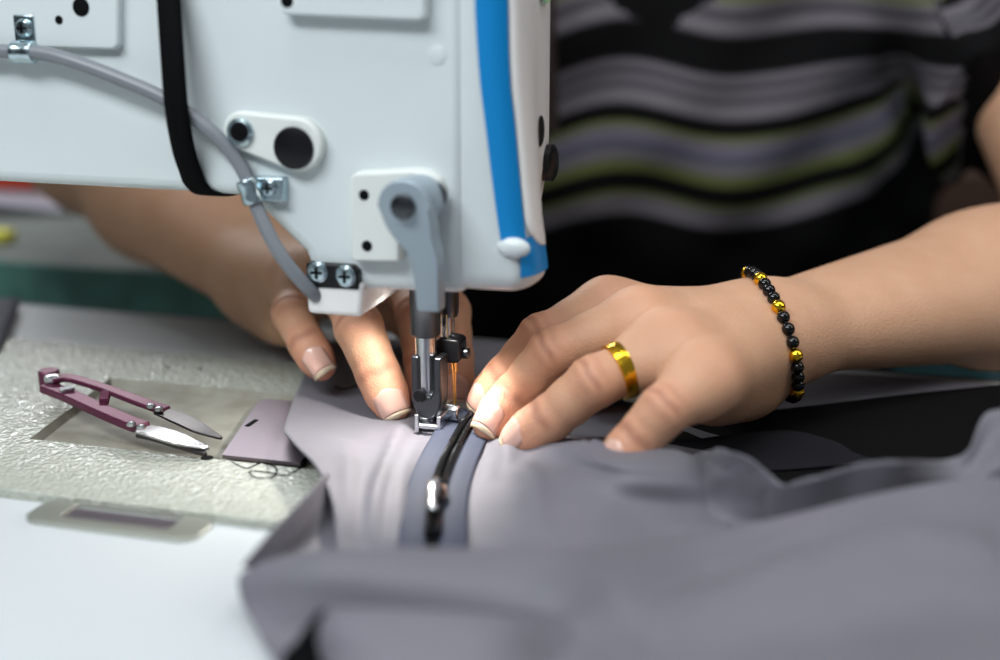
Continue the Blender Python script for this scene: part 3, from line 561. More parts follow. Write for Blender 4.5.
b1 = bar(nb_, [.0085, .0105, .0095, .0035, .0008], .0010, 0).build('blade', M['blade'], sn, bevel=.0003)
bar([np.array(p) + [-.0002, -.0028, -.0016] for p in nb_], [.0035, .0036, .0032, .0020, .0006], .0016, 0).build('blade_back', M['bladedark'], b1)
bar(fb, [.0075, .0095, .0080, .0028, .0008], .0010, 0).build('blade', M['bladedark'], sn, bevel=.0003)

# ------------------------------------------------------------------ the operator
def seg(p, a, b, r0, r1):
    ba = b - a; t = np.clip(((p - a) @ ba) / (ba @ ba), 0, 1).astype(np.float32)
    return np.linalg.norm(p - a - t[:, None] * ba, axis=1) - (r0 + (r1 - r0) * t)
def smin(a, b, k): h_ = np.maximum(k - np.abs(a - b), 0) / k; return np.minimum(a, b) - h_ * h_ * k * 0.25
def chain(p, pts, rad, k=0.0):
    d = None
    for i in range(len(pts) - 1):
        q = seg(p, pts[i], pts[i + 1], rad[i], rad[i + 1]); d = q if d is None else (smin(d, q, k) if k else np.minimum(d, q))
    return d
def nets(sdf, lo, hi, h_, n=12, project=True):
    lo = np.array(lo, float); nb = np.ceil((np.array(hi) - lo) / (n * h_)).astype(int)
    I = np.stack(np.meshgrid(*[np.arange(k) for k in nb], indexing='ij'), -1).reshape(-1, 3)
    cen = lo + (I + 0.5) * n * h_; d = np.concatenate([sdf(c.astype(np.float32)) for c in np.array_split(cen, max(1, len(cen) // 60000))])
    I = I[np.abs(d) < n * h_ * 0.90 + 0.012]
    loc = np.stack(np.meshgrid(*[np.arange(n + 1)] * 3, indexing='ij'), -1).reshape(-1, 3)
    big = (nb + 1) * n + 2
    key = lambda c: (c[:, 0] * big[1] + c[:, 1]) * big[2] + c[:, 2]
    VK, VP, E = [], [], []
    for Ib in np.array_split(I, max(1, len(I) // 60)):
        if not len(Ib): continue
        base = Ib[:, None, :] * n + loc[None]; D = sdf((lo + base.reshape(-1, 3) * h_).astype(np.float32)).reshape(len(Ib), n + 1, n + 1, n + 1)
        ins = D < 0
        c8 = [(i, j, k) for i in (0, 1) for j in (0, 1) for k in (0, 1)]
        sl_ = lambda A, c: A[:, c[0]:n + c[0], c[1]:n + c[1], c[2]:n + c[2]]
        cnt = sum(sl_(ins, c).astype(np.int8) for c in c8); act = (cnt > 0) & (cnt < 8)
        idx = np.argwhere(act); acc = np.zeros((len(idx), 3)); num = np.zeros(len(idx))
        val = {c: sl_(D, c)[act] for c in c8}
        for c in c8:
            for ax in range(3):
                if c[ax]: continue
                c2_ = tuple(1 if q == ax else c[q] for q in range(3)); a, b = val[c], val[c2_]; m_ = (a < 0) != (b < 0)
                t = np.where(m_, a / np.where(m_, a - b, 1), 0); pt_ = np.tile(np.array(c, float), (len(a), 1)); pt_[:, ax] += t
                acc[m_] += pt_[m_]; num[m_] += 1
        gc = Ib[idx[:, 0]] * n + idx[:, 1:]
        VK.append(key(gc)); VP.append(lo + (gc + acc / num[:, None]) * h_)
        for ax in range(3):
            A0 = ins[:, :n, :n, :n]; s2 = [slice(0, n)] * 3; s2[ax] = slice(1, n + 1); A1 = ins[(slice(None),) + tuple(s2)]
            e = np.argwhere(A0 != A1)
            if len(e): E.append(np.concatenate([Ib[e[:, 0]] * n + e[:, 1:], np.full((len(e), 1), ax), A0[tuple(e.T)][:, None]], 1))
    VK = np.concatenate(VK); VP = np.concatenate(VP); o = np.argsort(VK); VK = VK[o]; VP = VP[o]; E = np.concatenate(E)
    Q = []
    for ax in range(3):
        e = E[E[:, 3] == ax]; b, c = (ax + 1) % 3, (ax + 2) % 3; ids = []
        for db, dc in ((0, 0), (-1, 0), (-1, -1), (0, -1)):
            g = e[:, :3].copy(); g[:, b] += db; g[:, c] += dc; kk = key(g); j = np.clip(np.searchsorted(VK, kk), 0, len(VK) - 1); ids.append(np.where(VK[j] == kk, j, -1))
        q = np.stack(ids, 1); fl = e[:, 4] == 0; q[fl] = q[fl][:, ::-1]; Q.append(q[(q >= 0).all(1)])
    Q = np.concatenate(Q)
    if project:
        for _ in range(2):
            out_ = []
            for c in np.array_split(VP, max(1, len(VP) // 60000)):
                c = c.astype(np.float32); e = 0.0004; d = sdf(c); g = np.stack([sdf(c + np.eye(3, dtype=np.float32)[q] * e) - d for q in range(3)], 1) / e
                out_.append(c - np.clip(d, -h_, h_)[:, None] * g / (np.linalg.norm(g, axis=1)[:, None] + 1e-6))
            VP = np.concatenate(out_)
    return VP, Q
f32 = lambda L: [np.array(q, np.float32) for q in L]

def make_hand(fingers, rads, thumb, trad, wrist, elbow, shoulder, palm_r, extra, ar):
    """returns the distance function of one arm: fingers hang on the palm, palm on the forearm"""
    fingers = [f32(q) for q in fingers]; thumb = f32(thumb); wrist, elbow, shoulder = f32([wrist, elbow, shoulder])
    side = fingers[0][0] - fingers[3][0]; side = side / np.linalg.norm(side); ax = elbow - wrist; ax /= np.linalg.norm(ax)
    side = side - ax * (side @ ax); side /= np.linalg.norm(side)
    wa, wb = wrist + side * 0.0095, wrist - side * 0.0095
    fa = wrist + (elbow - wrist) * 0.58
    extra = [(np.array(a, np.float32), np.array(b, np.float32), r, s) for a, b, r, s in extra]
    def sdf(p):
        pal = None
        for i, fg in enumerate(fingers):
            base = wrist + side * (0.0105 - 0.0070 * i)
            q = seg(p, base, fg[0], palm_r[0], palm_r[1]); pal = q if pal is None else smin(pal, q, 0.020)
        arm = smin(seg(p, wa, fa + side * 0.010, ar[0], ar[1]), seg(p, wb, fa - side * 0.010, ar[0], ar[1]), 0.012)
        arm = smin(arm, seg(p, fa, elbow, ar[1] + 0.004, ar[2]), 0.02)
        arm = smin(arm, seg(p, elbow, shoulder, 0.041, 0.052), 0.03)
        pal = smin(pal, arm, 0.016)
        for a, b, r, s in extra: pal = smin(pal, seg(p, a, b, r, s), 0.014)
        d = pal
        for fg, rd in zip(fingers, rads):
            f = chain(p, fg, rd, 0.0035)
            d = np.minimum(d, smin(pal, f, 0.014))
        t = chain(p, thumb, trad, 0.004)
        return np.minimum(d, smin(pal, t, 0.012))
    return sdf, side
def finger(mcp, pip, dip, tip, r):
    """joint centres to a six-point chain with knuckle swellings"""
    mcp, pip, dip, tip = [np.array(q) for q in (mcp, pip, dip, tip)]
    pts = [mcp, mcp * 0.45 + pip * 0.55, pip, pip * 0.5 + dip * 0.5, dip, dip * 0.4 + tip * 0.6, tip]
    return pts, [r * 1.04, r * 1.04, r * 1.03, r * 0.93, r * 0.92, r * 0.90, r * 0.78]

# operator's left hand (on the right of the photo)
LH = [finger(atd(608, 308, .590), atd(541, 337, .578), atd(505, 377, .584), atz(484, 402, .009), .0091),
      finger(atd(640, 320, .556), atd(553, 353, .556), atd(515, 396, .566), atz(491, 424, .009), .0096),
      finger(atd(674, 347, .537), atd(594, 382, .530), atd(549, 419, .538), atz(519, 440, .009), .0095),
      finger(atd(708, 380, .520), atd(664, 410, .507), atd(639, 438, .510), atz(616, 462, .012), .0088)]
lw, le, ls = atd(768, 332, .588), atd(1120, 264, .725), atd(985, -60, .93)
lth = [atd(735, 335, .610), atd(672, 352, .622), atd(625, 372, .612), atd(592, 390, .606)]
lextra = [(atd(748, 375, .575), atd(712, 385, .545), .0140, .0125), (atd(742, 390, .570), atd(715, 392, .552), .0105, .0105)]
sdfL, sideL = make_hand([q[0] for q in LH], [q[1] for q in LH], lth, [.0135, .0115, .0105, .0085], lw, le, ls, (.0125, .0115), lextra, (.0146, .0312, .0560))
# operator's right hand (behind the needle)
RH = [finger(atd(425, 262, .670), atd(449, 312, .624), atd(454, 358, .612), atd(455, 395, .605), .0090),
      finger(atd(392, 258, .658), atd(417, 314, .615), atd(424, 362, .607), atd(427, 394, .604), .0090),
      finger(atd(336, 270, .642), atd(359, 328, .594), atd(378, 374, .592), atd(392, 405, .590), .0098),
      finger(atd(296, 280, .650), atd(292, 314, .624), atd(307, 344, .612), atd(321, 366, .608), .0084)]
rw, re, rs = atd(277, 280, .715), atd(98, 140, .865), atd(260, -120, 1.0)
rth = [atd(330, 285, .700), atd(390, 305, .690), atd(425, 330, .672), atd(440, 350, .655)]
rextra = [(atd(281, 316, .695), atd(288, 320, .668), .0145, .0130)]
sdfR, sideR = make_hand([q[0] for q in RH], [q[1] for q in RH], rth, [.0135, .0115, .0105, .0085], rw, re, rs, (.0160, .0115), rextra, (.0180, .0335, .0395))
# trunk, neck, head under the clothes
tc = np.array(atd(652, 60, 1.0))
hip = np.array([tc[0], tc[1] + 0.08, -0.26]); chest = np.array([tc[0], tc[1] + 0.01, 0.10]); neckb = np.array([tc[0], tc[1] + 0.02, 0.26]); headc = np.array([tc[0] - 0.02, tc[1] - 0.06, 0.42])
def ell(p, c, r):
    q = (p - np.array(c, np.float32)) / np.array(r, np.float32); k = np.linalg.norm(q, axis=1); k2 = np.linalg.norm(q / np.array(r, np.float32), axis=1)
    return k * (k - 1) / np.maximum(k2, 1e-6)
lsv, rsv = np.array(ls, np.float32), np.array(rs, np.float32)
def sdfT(p):
    d = ell(p, chest, (.150, .100, .19)); d = smin(d, ell(p, hip + [0, 0, 0.05], (.155, .115, .16)), 0.08)
    for s_ in (lsv, rsv): d = smin(d, seg(p, np.array(neckb - [0, 0, .06], np.float32), s_, .05, .050), 0.06)
    for s_, e_ in ((lsv, np.array(le, np.float32)), (rsv, np.array(re, np.float32))): d = smin(d, seg(p, s_, s_ * 0.6 + e_ * 0.4, .050, .044), 0.03)
    d = smin(d, seg(p, np.array(neckb, np.float32), np.array(headc - [0, 0, .05], np.float32), .050, .045), 0.04)
    d = smin(d, ell(p, headc, (.074, .092, .110)), 0.03); d = smin(d, ell(p, headc + [0, -.035, -.055], (.050, .050, .055)), 0.03)
    d = smin(d, seg(p, np.array(headc + [0, -.090, .012], np.float32), np.array(headc + [0, -.106, -.022], np.float32), .008, .013), 0.012)
    for s_ in (-1, 1):
        d = smin(d, ell(p, headc + [s_ * .076, .005, -.01], (.008, .018, .030)), 0.008); d = smin(d, -(-ell(p, headc + [s_ * .03, -.082, .008], (.013, .012, .010))), 0.006)
    d = smin(d, ell(p, headc + [0, -.086, -.058], (.022, .010, .008)), 0.008)
    for s_ in (-1, 1):
        kn = hip + np.array([s_ * .10, -.40, -.02]); an = kn + np.array([0, .02, -.42])
        an[2] = -0.70
        d = smin(d, seg(p, np.array(hip + [s_ * .08, -.02, -.03], np.float32), np.array(kn, np.float32), .075, .052), .05)
        d = smin(d, seg(p, np.array(kn, np.float32), np.array(an, np.float32), .052, .035), .03)
        d = smin(d, seg(p, np.array(an + [0, .03, -.025], np.float32), np.array(an + [0, -.13, -.036], np.float32), .033, .024), .03)
    return d
VL, QL = nets(sdfL, np.min([q for f_ in LH for q in f_[0]] + [le, ls, lw], 0) - 0.07, np.max([q for f_ in LH for q in f_[0]] + [le, ls, lw], 0) + 0.07, 0.0012)
VR, QR = nets(sdfR, np.min([q for f_ in RH for q in f_[0]] + [re, rs, rw], 0) - 0.07, np.max([q for f_ in RH for q in f_[0]] + [re, rs, rw], 0) + 0.07, 0.0014)
VT, QT = nets(sdfT, (tc[0] - .40, tc[1] - .55, -.76), (tc[0] + .40, tc[1] + .32, .56), 0.006)
blush = []
def dress_skin(V_, hands):
    """creases over the finger joints, warmer skin at knuckles and fingertips"""
    red = np.zeros(len(V_)); V_ = V_.copy(); kn = np.zeros(len(V_))
    for (pts, rad), hint in hands:
        hint = np.array(hint, float)
        for j, (i0, i1, am, nw) in {2: (1, 3, .00030, 3), 4: (3, 5, .00024, 2)}.items():
            c = np.array(pts[j]); ax = np.array(pts[i1]) - np.array(pts[i0]); ax /= np.linalg.norm(ax); dn = hint - ax * (hint @ ax); dn /= np.linalg.norm(dn)
            q = V_ - c; dist = np.linalg.norm(q, axis=1); t = q @ ax; up_n = (q @ dn) / (dist + 1e-6)
            m_ = (dist < 0.016) & (up_n > 0.1)
            wv = np.exp(-(t / 0.0042) ** 2) * np.clip((up_n - 0.1) * 2, 0, 1) * m_
            V_ -= dn * (am * wv * np.cos(t / 0.0042 * 2.1 * nw * 0.8))[:, None]
            kn = np.maximum(kn, np.exp(-(t / 0.0050) ** 2) * np.clip((up_n - 0.3) * 2, 0, 1) * (dist < 0.016) * (0.45 + 0.55 * np.cos(t / 0.0042 * 2.1 * nw * 0.8 + 0.5 * np.sin(q @ np.cross(ax, dn) * 700))))
            red = np.maximum(red, 0.65 * np.exp(-(dist / 0.011) ** 2) * np.clip(up_n + 0.2, 0, 1))
        red = np.maximum(red, 0.8 * np.exp(-(np.linalg.norm(V_ - np.array(pts[-1]), axis=1) / 0.013) ** 2))
        red = np.maximum(red, 0.22 * np.exp(-(np.linalg.norm(V_ - np.array(pts[0]) - hint * 0.008, axis=1) / 0.013) ** 2))
    return V_, (red, kn)
HL, HR = (0.0, -0.55, 0.83), (-0.12, -0.88, 0.45)
VL, rL = dress_skin(VL, [(q, HL) for q in LH]); VR, rR = dress_skin(VR, [(q, HR) for q in RH])
person = thing('person', 'person in striped knit top guiding grey cloth under the needle with both hands', 'person', (tc[0], tc[1], -0.76))
off = np.array(person.location)
V = np.concatenate([VL, VR, VT]) - off; Fq = np.concatenate([QL, QR + len(VL), QT + len(VL) + len(VR)])
me = bpy.data.meshes.new('body'); me.from_pydata(V.tolist(), [], Fq.tolist()); me.shade_smooth()
at_ = me.attributes.new('blush', 'FLOAT', 'POINT'); at_.data.foreach_set('value', np.concatenate([rL[0], rR[0], np.zeros(len(VT))]).astype(np.float32))
skin = mat('skin', (205, 158, 126), 0.58, sss=0.15, bump=('voronoi', 1100, 0.35, 0.0005)); nt = skin.node_tree; bs = nt.nodes['Principled BSDF']
an_ = nt.nodes.new('ShaderNodeAttribute'); an_.attribute_name = 'blush'; tcn = nt.nodes.new('ShaderNodeTexCoord'); nz = nt.nodes.new('ShaderNodeTexNoise'); nz.inputs['Scale'].default_value = 70; nz.inputs['Detail'].default_value = 6
nt.links.new(tcn.outputs['Object'], nz.inputs['Vector'])
m1 = nt.nodes.new('ShaderNodeMix'); m1.data_type = 'RGBA'; m1.inputs[6].default_value = lin((208, 164, 134)) + (1,); m1.inputs[7].default_value = lin((194, 146, 113)) + (1,)
nt.links.new(nz.outputs[0], m1.inputs[0]); m2 = nt.nodes.new('ShaderNodeMix'); m2.data_type = 'RGBA'; m2.inputs[7].default_value = lin((214, 138, 110)) + (1,)
nt.links.new(an_.outputs['Fac'], m2.inputs[0]); nt.links.new(m1.outputs[2], m2.inputs[6]); nt.links.new(m2.outputs[2], bs.inputs['Base Color'])
ak = me.attributes.new('knuckle', 'FLOAT', 'POINT'); ak.data.foreach_set('value', np.clip(np.concatenate([rL[1], rR[1], np.zeros(len(VT))]), 0, 1).astype(np.float32))
an2 = nt.nodes.new('ShaderNodeAttribute'); an2.attribute_name = 'knuckle'; m3 = nt.nodes.new('ShaderNodeMix'); m3.data_type = 'RGBA'; m3.inputs[7].default_value = lin((160, 106, 84)) + (1,)
sc_ = nt.nodes.new('ShaderNodeMath'); sc_.operation = 'MULTIPLY'; sc_.inputs[1].default_value = 0.65; nt.links.new(an2.outputs['Fac'], sc_.inputs[0]); nt.links.new(sc_.outputs[0], m3.inputs[0]); nt.links.new(m2.outputs[2], m3.inputs[6]); nt.links.new(m3.outputs[2], bs.inputs['Base Color'])
me.materials.append(skin)
body = bpy.data.objects.new('body', me); COL.objects.link(body); body.parent = person; OFF[body] = OFF[person]
def nail(fg, hint, sdf, ln=0.0118, free=0.0014):
    pts, rad = fg; tip = np.array(pts[-1]); dip = np.array(pts[4]); ax = tip - dip; ax /= np.linalg.norm(ax)
    dn = np.array(hint, float); dn -= ax * (dn @ ax); dn /= np.linalg.norm(dn); sd_ = np.cross(ax, dn); r = rad[-1]
    hw = r * 0.86; end = tip + ax * (r * 0.72)
    us = np.linspace(-1, 1, 11); vs = np.linspace(0, 1, 14); P = np.zeros((14, 11, 3))
    for i, v in enumerate(vs):
        for j, u in enumerate(us):
            hwv = hw * (1 - 0.5 * max(0, 1 - v * 5) ** 2) * (1 - 0.06 * max(0, v - 0.7) * 3); x = u * hwv
            l_ = (v - 1) * ln + 0.0012 * (1 - v) * u * u
            if l_ > -0.0005: l_ = -0.0005
            b0 = end + ax * l_ + sd_ * x
            e = np.array(b0 - dn * 0.0); rr = surf_r(sdf, e, dn, -0.004, r * 1.6)
            P[i, j] = e + dn * (rr + (0.00035 if v > 0.06 else 0.0001) - 0.00030 * abs(u) ** 4)
    for i in range(14):               # keep the plate straight lengthwise past the pad
        if vs[i] > 0.62:
            i0 = 8; d_ = (P[i0] - P[i0 - 3]) / 3; P[i] = P[i0] + d_ * (i - i0) - dn * 0.00004 * (i - i0) ** 2
    fr = np.array([P[-1] + (P[-1] - P[-2]) / np.linalg.norm(P[-1] - P[-2], axis=1)[:, None] * (free * (1 - 0.7 * us ** 2) * t)[:, None] - dn * 0.0003 * t for t in (0, 0.5, 1)])
    MB().grid(P[:13]).build('fingernail', M['nail'], body, solid=0.0005); MB().grid(np.concatenate([P[12:13], fr])).build('nail_edge', M['nailtip'], body, solid=0.0005)
def surf_r(sdf, c, dirv, lo=0.004, hi=0.06):
    for _ in range(26):
        m_ = (lo + hi) / 2
        if sdf((c + dirv * m_)[None].astype(np.float32))[0] < 0: lo = m_
        else: hi = m_
    return lo
def fsdf(fg): return lambda p: chain(p, f32(fg[0]), fg[1], .0035)
for fg in LH: nail(fg, (-0.25, -0.62, 0.75), fsdf(fg))
for fg in RH: nail(fg, (-0.02, -0.95, 0.40), fsdf(fg))

# knitted top
def knit_noise(p):
    return 0.0045 * np.sin(p[:, 0] * 38 + 2.2 * np.sin(p[:, 2] * 22)) * np.sin(p[:, 2] * 31 + p[:, 0] * 17) + 0.003 * np.sin(p[:, 0] * 71 - p[:, 2] * 55 + 1.0)
ends = []
for s_, e_ in ((lsv, np.array(le, np.float32)), (rsv, np.array(re, np.float32))): ends.append((s_, s_ * 0.40 + e_ * 0.60))
hem = -0.16
def sdfK(p):
    d = ell(p, chest + [0.0, 0, -0.02], (.222, .126, .25)); d = smin(d, ell(p, hip + [0, 0, 0.06], (.215, .145, .19)), 0.10)
    for a, b in ends:
        d = smin(d, seg(p, np.array(neckb - [0, 0, .06], np.float32), a, .062, .064), 0.06)
        q = seg(p, a, b, .066, .072); ax = (b - a) / np.linalg.norm(b - a); q = np.maximum(q, (p - b) @ ax); d = smin(d, q, 0.04)
    xr = np.clip((p[:, 0] - (chest[0] + 0.10)) / 0.08, 0, 1)
    d = d + knit_noise(p) + 0.004 * xr * np.sin(p[:, 0] * 150 + p[:, 2] * 90)
    d = np.maximum(d, hem - p[:, 2])
    dn = np.linalg.norm((p - np.array(neckb + [0, -.035, .02], np.float32)) / np.array([.075, .09, .085], np.float32), axis=1) - 1
    return np.maximum(d, -dn * 0.08)
VK_, QK = nets(sdfK, (tc[0] - .42, tc[1] - .36, -.2), (tc[0] + .42, tc[1] + .30, .36), 0.004, project=False)
pr = proj(VK_)
# height-like stripe coordinate, following the cloth: level across the front, dragged up towards the armpit, along the arm on the sleeve
zc = VK_[:, 2]; xx = VK_[:, 0] - chest[0]
sv = (0.162 - zc) + 0.010 * np.clip(1 - (xx / 0.10) ** 2, -1, 1) - 0.0055 * np.sin(xx * 45)
drag = np.clip(xx - 0.07, 0, 1) ** 2; sv = sv + 6.5 * drag * np.clip((0.20 - zc) / 0.1, 0, 1)
for a, b in ends:
    ax = (b - a) / np.linalg.norm(b - a); L_ = np.linalg.norm(b - a); t = (VK_ - a) @ ax; rad_ = np.linalg.norm(VK_ - a - t[:, None] * ax, axis=1)
    ins = (t > 0.02) & (rad_ < 0.095) & (np.abs(xx) > 0.150 + 0.25 * np.clip(0.14 - zc, 0, 1)); sv = np.where(ins, 0.029 + np.clip(L_ - t, 0, 1) * 0.9, sv)
vee = (np.abs(xx + 0.008) < 0.032 * np.clip((zc - 0.142) / 0.019, 0, 2)) & (VK_[:, 1] < chest[1])
sv = np.where(vee, 0.040, sv)
o_ = np.array((tc[0], tc[1], -0.76)); me = bpy.data.meshes.new('knit_top'); me.from_pydata((VK_ - o_).tolist(), [], QK.tolist()); me.shade_smooth()
at_ = me.attributes.new('row', 'FLOAT', 'POINT'); at_.data.foreach_set('value', sv.astype(np.float32))
km = mat('striped_knit', (20, 20, 22), 0.95, spec=0.15, bump=('noise', 500, 0.4, 0.001)); nt = km.node_tree
an_ = nt.nodes.new('ShaderNodeAttribute'); an_.attribute_name = 'row'; mr = nt.nodes.new('ShaderNodeMapRange'); mr.inputs[1].default_value = -0.02; mr.inputs[2].default_value = 0.17
ramp = nt.nodes.new('ShaderNodeValToRGB'); ramp.color_ramp.interpolation = 'LINEAR'; el = ramp.color_ramp.elements
BK, GY, OL, LV, DK = (8, 8, 9), (106, 101, 107), (90, 96, 56), (104, 99, 114), (54, 52, 58)
ST = [(-.02, GY), (-.012, DK), (-.004, GY), (.003, OL), (.008, GY), (.014, DK), (.018, GY), (.024, GY), (.028, BK), (.050, BK), (.053, GY), (.059, DK), (.063, GY), (.068, DK), (.071, GY), (.078, GY), (.081, BK), (.089, BK), (.091, OL), (.096, GY), (.101, LV), (.106, (74, 76, 92)), (.110, GY), (.114, GY), (.117, OL), (.122, OL), (.124, BK), (.134, BK), (.137, OL), (.141, GY), (.150, GY), (.153, BK)]
while len(el) > 1: el.remove(el[0])
for i, (s_, c) in enumerate(ST):
    pos = (s_ + .02) / .19
    e = el[0] if i == 0 else el.new(pos)
    e.position = pos; e.color = lin(c) + (1,)
nt.links.new(an_.outputs['Fac'], mr.inputs[0]); nt.links.new(mr.outputs[0], ramp.inputs[0]); nt.links.new(ramp.outputs[0], nt.nodes['Principled BSDF'].inputs['Base Color'])
me.materials.append(km); kt = bpy.data.objects.new('knit_top', me); COL.objects.link(kt); kt.parent = person
# trousers and hair
def sdfP(p):
    d = ell(p, hip + [0, 0, 0.02], (.172, .132, .14))
    for s_ in (-1, 1):
        kn = hip + np.array([s_ * .10, -.40, -.02]); an = kn + np.array([0, .02, 0]); an[2] = -.68
        d = smin(d, seg(p, np.array(hip + [s_ * .08, -.02, -.03], np.float32), np.array(kn, np.float32), .086, .064), .06); d = smin(d, seg(p, np.array(kn, np.float32), np.array(an, np.float32), .064, .052), .03)
    return d + 0.003 * np.sin(p[:, 0] * 60) * np.sin(p[:, 1] * 45)
VP_, QP = nets(sdfP, (tc[0] - .3, tc[1] - .52, -.75), (tc[0] + .3, tc[1] + .3, 0.05), 0.008)
me = bpy.data.meshes.new('trousers'); me.from_pydata((VP_ - o_).tolist(), [], QP.tolist()); me.shade_smooth(); me.materials.append(M['trousers']); tr = bpy.data.objects.new('trousers', me); COL.objects.link(tr); tr.parent = person
hr = MB(); hr.sphere(headc + [0, .025, .03], .095, 28, (.92, 1.0, 1.08))
for s_ in (-1,):
    for k in range(5):
        x = s_ * (.062 + .006 * k); hr.tube(sm([headc + [x * .8, .0 - .01 * k, .07], headc + [x * 1.12, -.02 - .012 * k, -.03], headc + [x * 1.1, -.045 - .012 * k, -.14], np.array([headc[0] + x * 1.05, headc[1] - .085 - .010 * k, .17]), np.array([headc[0] + x * 0.95, headc[1] - .10 - .008 * k, .085])], 6), np.linspace(.020, .006, 25), 10)
hr.build('hair', M['hair'], person)
# ring and bracelet
ring_pts = LH[2][0]; rc = np.array(ring_pts[0]) * 0.33 + np.array(ring_pts[2]) * 0.67; rax = np.array(ring_pts[2]) - np.array(ring_pts[0]); rax /= np.linalg.norm(rax)
u = np.cross(rax, [0, 0, 1.]); u /= np.linalg.norm(u); v_ = np.cross(rax, u)
def chain_sdf(p): return chain(p, f32(LH[2][0]), LH[2][1], .0035)
G = []
for k in range(41):
    a = 2 * math.pi * k / 40; dv = math.cos(a) * u + math.sin(a) * v_; r_ = surf_r(chain_sdf, rc, dv, .003, .02)
    G.append([rc + dv * (r_ - .0003 if abs(t) > 0.95 else r_ + .0011 - .0003 * t * t) + rax * t * .0029 for t in (-1, -.9, -.5, 0, .5, .9, 1)])
ro = MB().grid(G).build('ring', M['gold'], loc=tuple(rc)); tag(ro, 'plain gold band worn on the ring finger', 'ring')
bc = np.array(atd(769, 332, .588)); bax = 0.95 * rt + 0.27 * up + 0.02 * fw; bax /= np.linalg.norm(bax)
u = np.array([0, 0, 1.]) - bax * bax[2]; u /= np.linalg.norm(u); v_ = np.cross(bax, u)
loop = []
for k in range(241):
    a = 2 * math.pi * k / 240; dv = math.cos(a) * u + math.sin(a) * v_; loop.append(bc + dv * (surf_r(sdfL, bc, dv) + .0022))
loop = np.array(loop); cum = np.concatenate([[0], np.cumsum(np.linalg.norm(np.diff(loop, axis=0), axis=1))])
nbd = int(cum[-1] / .0053); nbd -= nbd % 4
brl = thing('bracelet', 'bracelet of black stone and gold beads round the wrist', 'bracelet', tuple(bc))
MB().tube(loop, .0007, 6, cap=False).build('cord', M['black'], brl)
proto = {}
for k in range(nbd):
    s_ = cum[-1] * k / nbd; c = np.array([np.interp(s_, cum, loop[:, q]) for q in range(3)]); gold = k % 4 == 1; nm = 'gold_bead' if gold else 'black_bead'
    if nm not in proto:
        mb = MB(); rr_ = .0030 if gold else .00272; mb.sphere((0, 0, 0), rr_, 18); me_o = mb.build(nm, M['gold'] if gold else M['onyx']); proto[nm] = me_o; o = me_o
    else: o = proto[nm].copy(); COL.objects.link(o)
    o.parent = brl; o.location = Vector(c - bc)

# ------------------------------------------------------------------ around the table
bq = [to_m(atz(0, 262, 0.0)), to_m(atz(190, 272, 0.0))]; by = 0.5 * (bq[0][1] + bq[1][1])
bench = thing('work_bench', 'grey-topped work bench with dark green edge behind the machine', 'bench', (0, 0, -0.76), YAW)
bxl, bxr = -1.2, to_m(atd(275, 280, .9))[0]
bt = up_(MB().box((bxl, by, -0.030), (bxr, by + 0.75, 0.0)).build('bench_top', M['bench'], bench, bevel=.002))
MB().box((bxl, by - 0.0015, -0.0305), (bxr, by, -0.0005)).build('edge_band', M['green'], bt)
for x in (bxl + .06, bxr - .06):
    for y in (by + .06, by + .69): up_(MB().box((x - .02, y - .02, -.76), (x + .02, y + .02, -.03)).build('leg', M['dsteel'], bench))
ORIG = Vector((0, 0, 0))
v = atz(14, 190, .004); rb = MB().box((v[0] - .13, v[1] + .02, 0.0002), (v[0] + .03, v[1] + .16, .03)).build('tray', M['red'], bevel=.004, loc=(v[0], v[1], 0)); tag(rb, 'orange-red tray on the work bench, partly behind the machine arm', 'tray')
v = atz(18, 205, .006)
G = [[np.array([v[0] + a, v[1] + b, .004 + .006 * math.sin((a + .14) * 18)]) for b in np.linspace(-.008, .04, 6)] for a in np.linspace(-.16, .045, 16)]
pz = MB().grid(G).build('folder', M['pouch'], solid=.003, loc=(v[0], v[1], 0)); tag(pz, 'flat grey folder lying in front of the orange-red tray', 'folder')
v = atz(-6, 238, .003); ys = MB().prism([(v[0] - .03, v[1] - .008), (v[0] + .010, v[1] - .006), (v[0] + .014, v[1] + .006), (v[0] - .004, v[1] + .014), (v[0] - .03, v[1] + .012)], lambda a, b, t: (a, b, t), .0003, .008).build('chalk', M['yellow'], bevel=.002, loc=(v[0], v[1], 0)); tag(ys, 'small yellow chalk piece on the bench at the left border', 'chalk')
N1 = [[(-30, 300, .002), (-30, 340, .002), (-34, 380, .002)], [(10, 298, .004), (0, 325, .004), (-12, 352, .003)], [(22, 300, .002), (12, 325, .002), (-2, 352, .002)]]
ns = MB().grid(fold(W(N1), 5, 6)).build('fabric_strip', M['navy'], solid=.0008, loc=tuple(atz(5, 325, 0))); tag(ns, 'dark navy fabric strip on the bed at the left border', 'fabric strip')
th_ = [(232, 462), (246, 468), (262, 463), (276, 468), (272, 477), (255, 477), (250, 471), (268, 472), (285, 475), (300, 468), (308, 460)]
lt = MB().tube(sm([atz(x, y, .0005) for x, y in th_], 6), .00022, 5).build('loose_thread', M['strap'], loc=tuple(atz(270, 470, 0))); tag(lt, 'loose dark thread curled on the pebbled bed below the slide plate', 'thread')
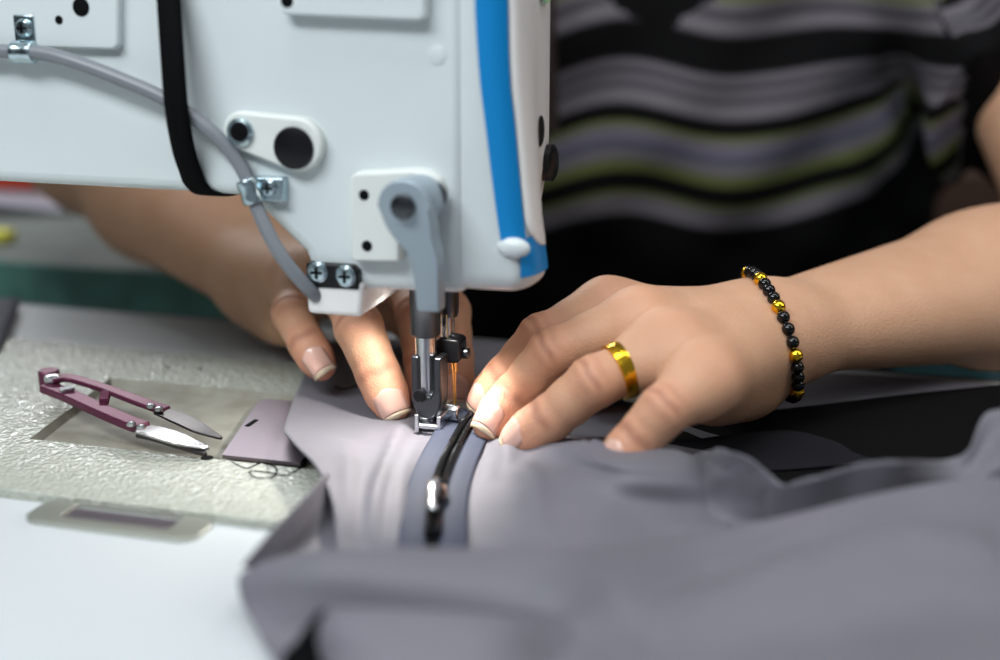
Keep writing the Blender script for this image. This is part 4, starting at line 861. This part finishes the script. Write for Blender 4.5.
th2 = [(334, 386), (342, 389), (352, 387), (362, 383)]
lt = MB().tube(sm([atz(x, y, .0024) for x, y in th2], 6), .0003, 5).build('thread_end', M['strap'], loc=tuple(atz(350, 387, 0))); tag(lt, 'short black thread end on the cloth between two fingertips', 'thread')
# behind the operator
v = atd(990, 380, .80); sb = MB().box((v[0] + .0, v[1], -.76), (v[0] + .30, v[1] + .20, v[2] + .004)).build('storage_crate', mat('teal_plastic', (58, 92, 96), 0.4), bevel=.006, loc=(v[0] + .1, v[1] + .15, -.76)); tag(sb, 'teal storage crate just behind the table under the forearm', 'crate')
v = atd(1004, 100, 2.0); lk = thing('locker', 'pale grey metal locker in the dim background at the right', 'locker', (v[0] + .25, v[1] + .2, -.76))
MB().box((v[0] - .02, v[1], -.76), (v[0] + .55, v[1] + .45, .85)).build('body', M['locker'], lk, bevel=.004)
MB().box((v[0] + .01, v[1] - .015, -.70), (v[0] + .52, v[1], .82)).build('door', M['locker'], lk, bevel=.003)
v = atd(966, 182, 1.75); cbn = thing('cabinet', 'low brown wooden cabinet in the dim background beside the locker', 'cabinet', (v[0], v[1] + .2, -.76))
MB().box((v[0] - .30, v[1], -.76), (v[0] + .06, v[1] + .2, v[2] + .012)).build('carcass', M['wood'], cbn, bevel=.004); MB().box((v[0] - .28, v[1] - .015, -.70), (v[0] + .04, v[1], v[2] - .01)).build('door', M['wood'], cbn, bevel=.003)
st = thing('stool', 'padded stool the person sits on', 'stool', (hip[0], hip[1], -.76))
MB().lathe((hip[0], hip[1] + .02, -.455), (0, 0, 1), ((0, .16), (.035, .175), (.05, .16)), 32).build('seat', M['cab'], st)
for sx in (-1, 1):
    for s2 in (-1, 1): MB().cyl((hip[0] + sx * .10, hip[1] + .02 + s2 * .10, -.45), (hip[0] + sx * .15, hip[1] + .02 + s2 * .15, -.76), .014, n=14).build('leg', M['dsteel'], st)

# ------------------------------------------------------------------ raise everything so that the floor is at zero
for o in SC.objects:
    if o.parent is None: o.location.z += LIFT
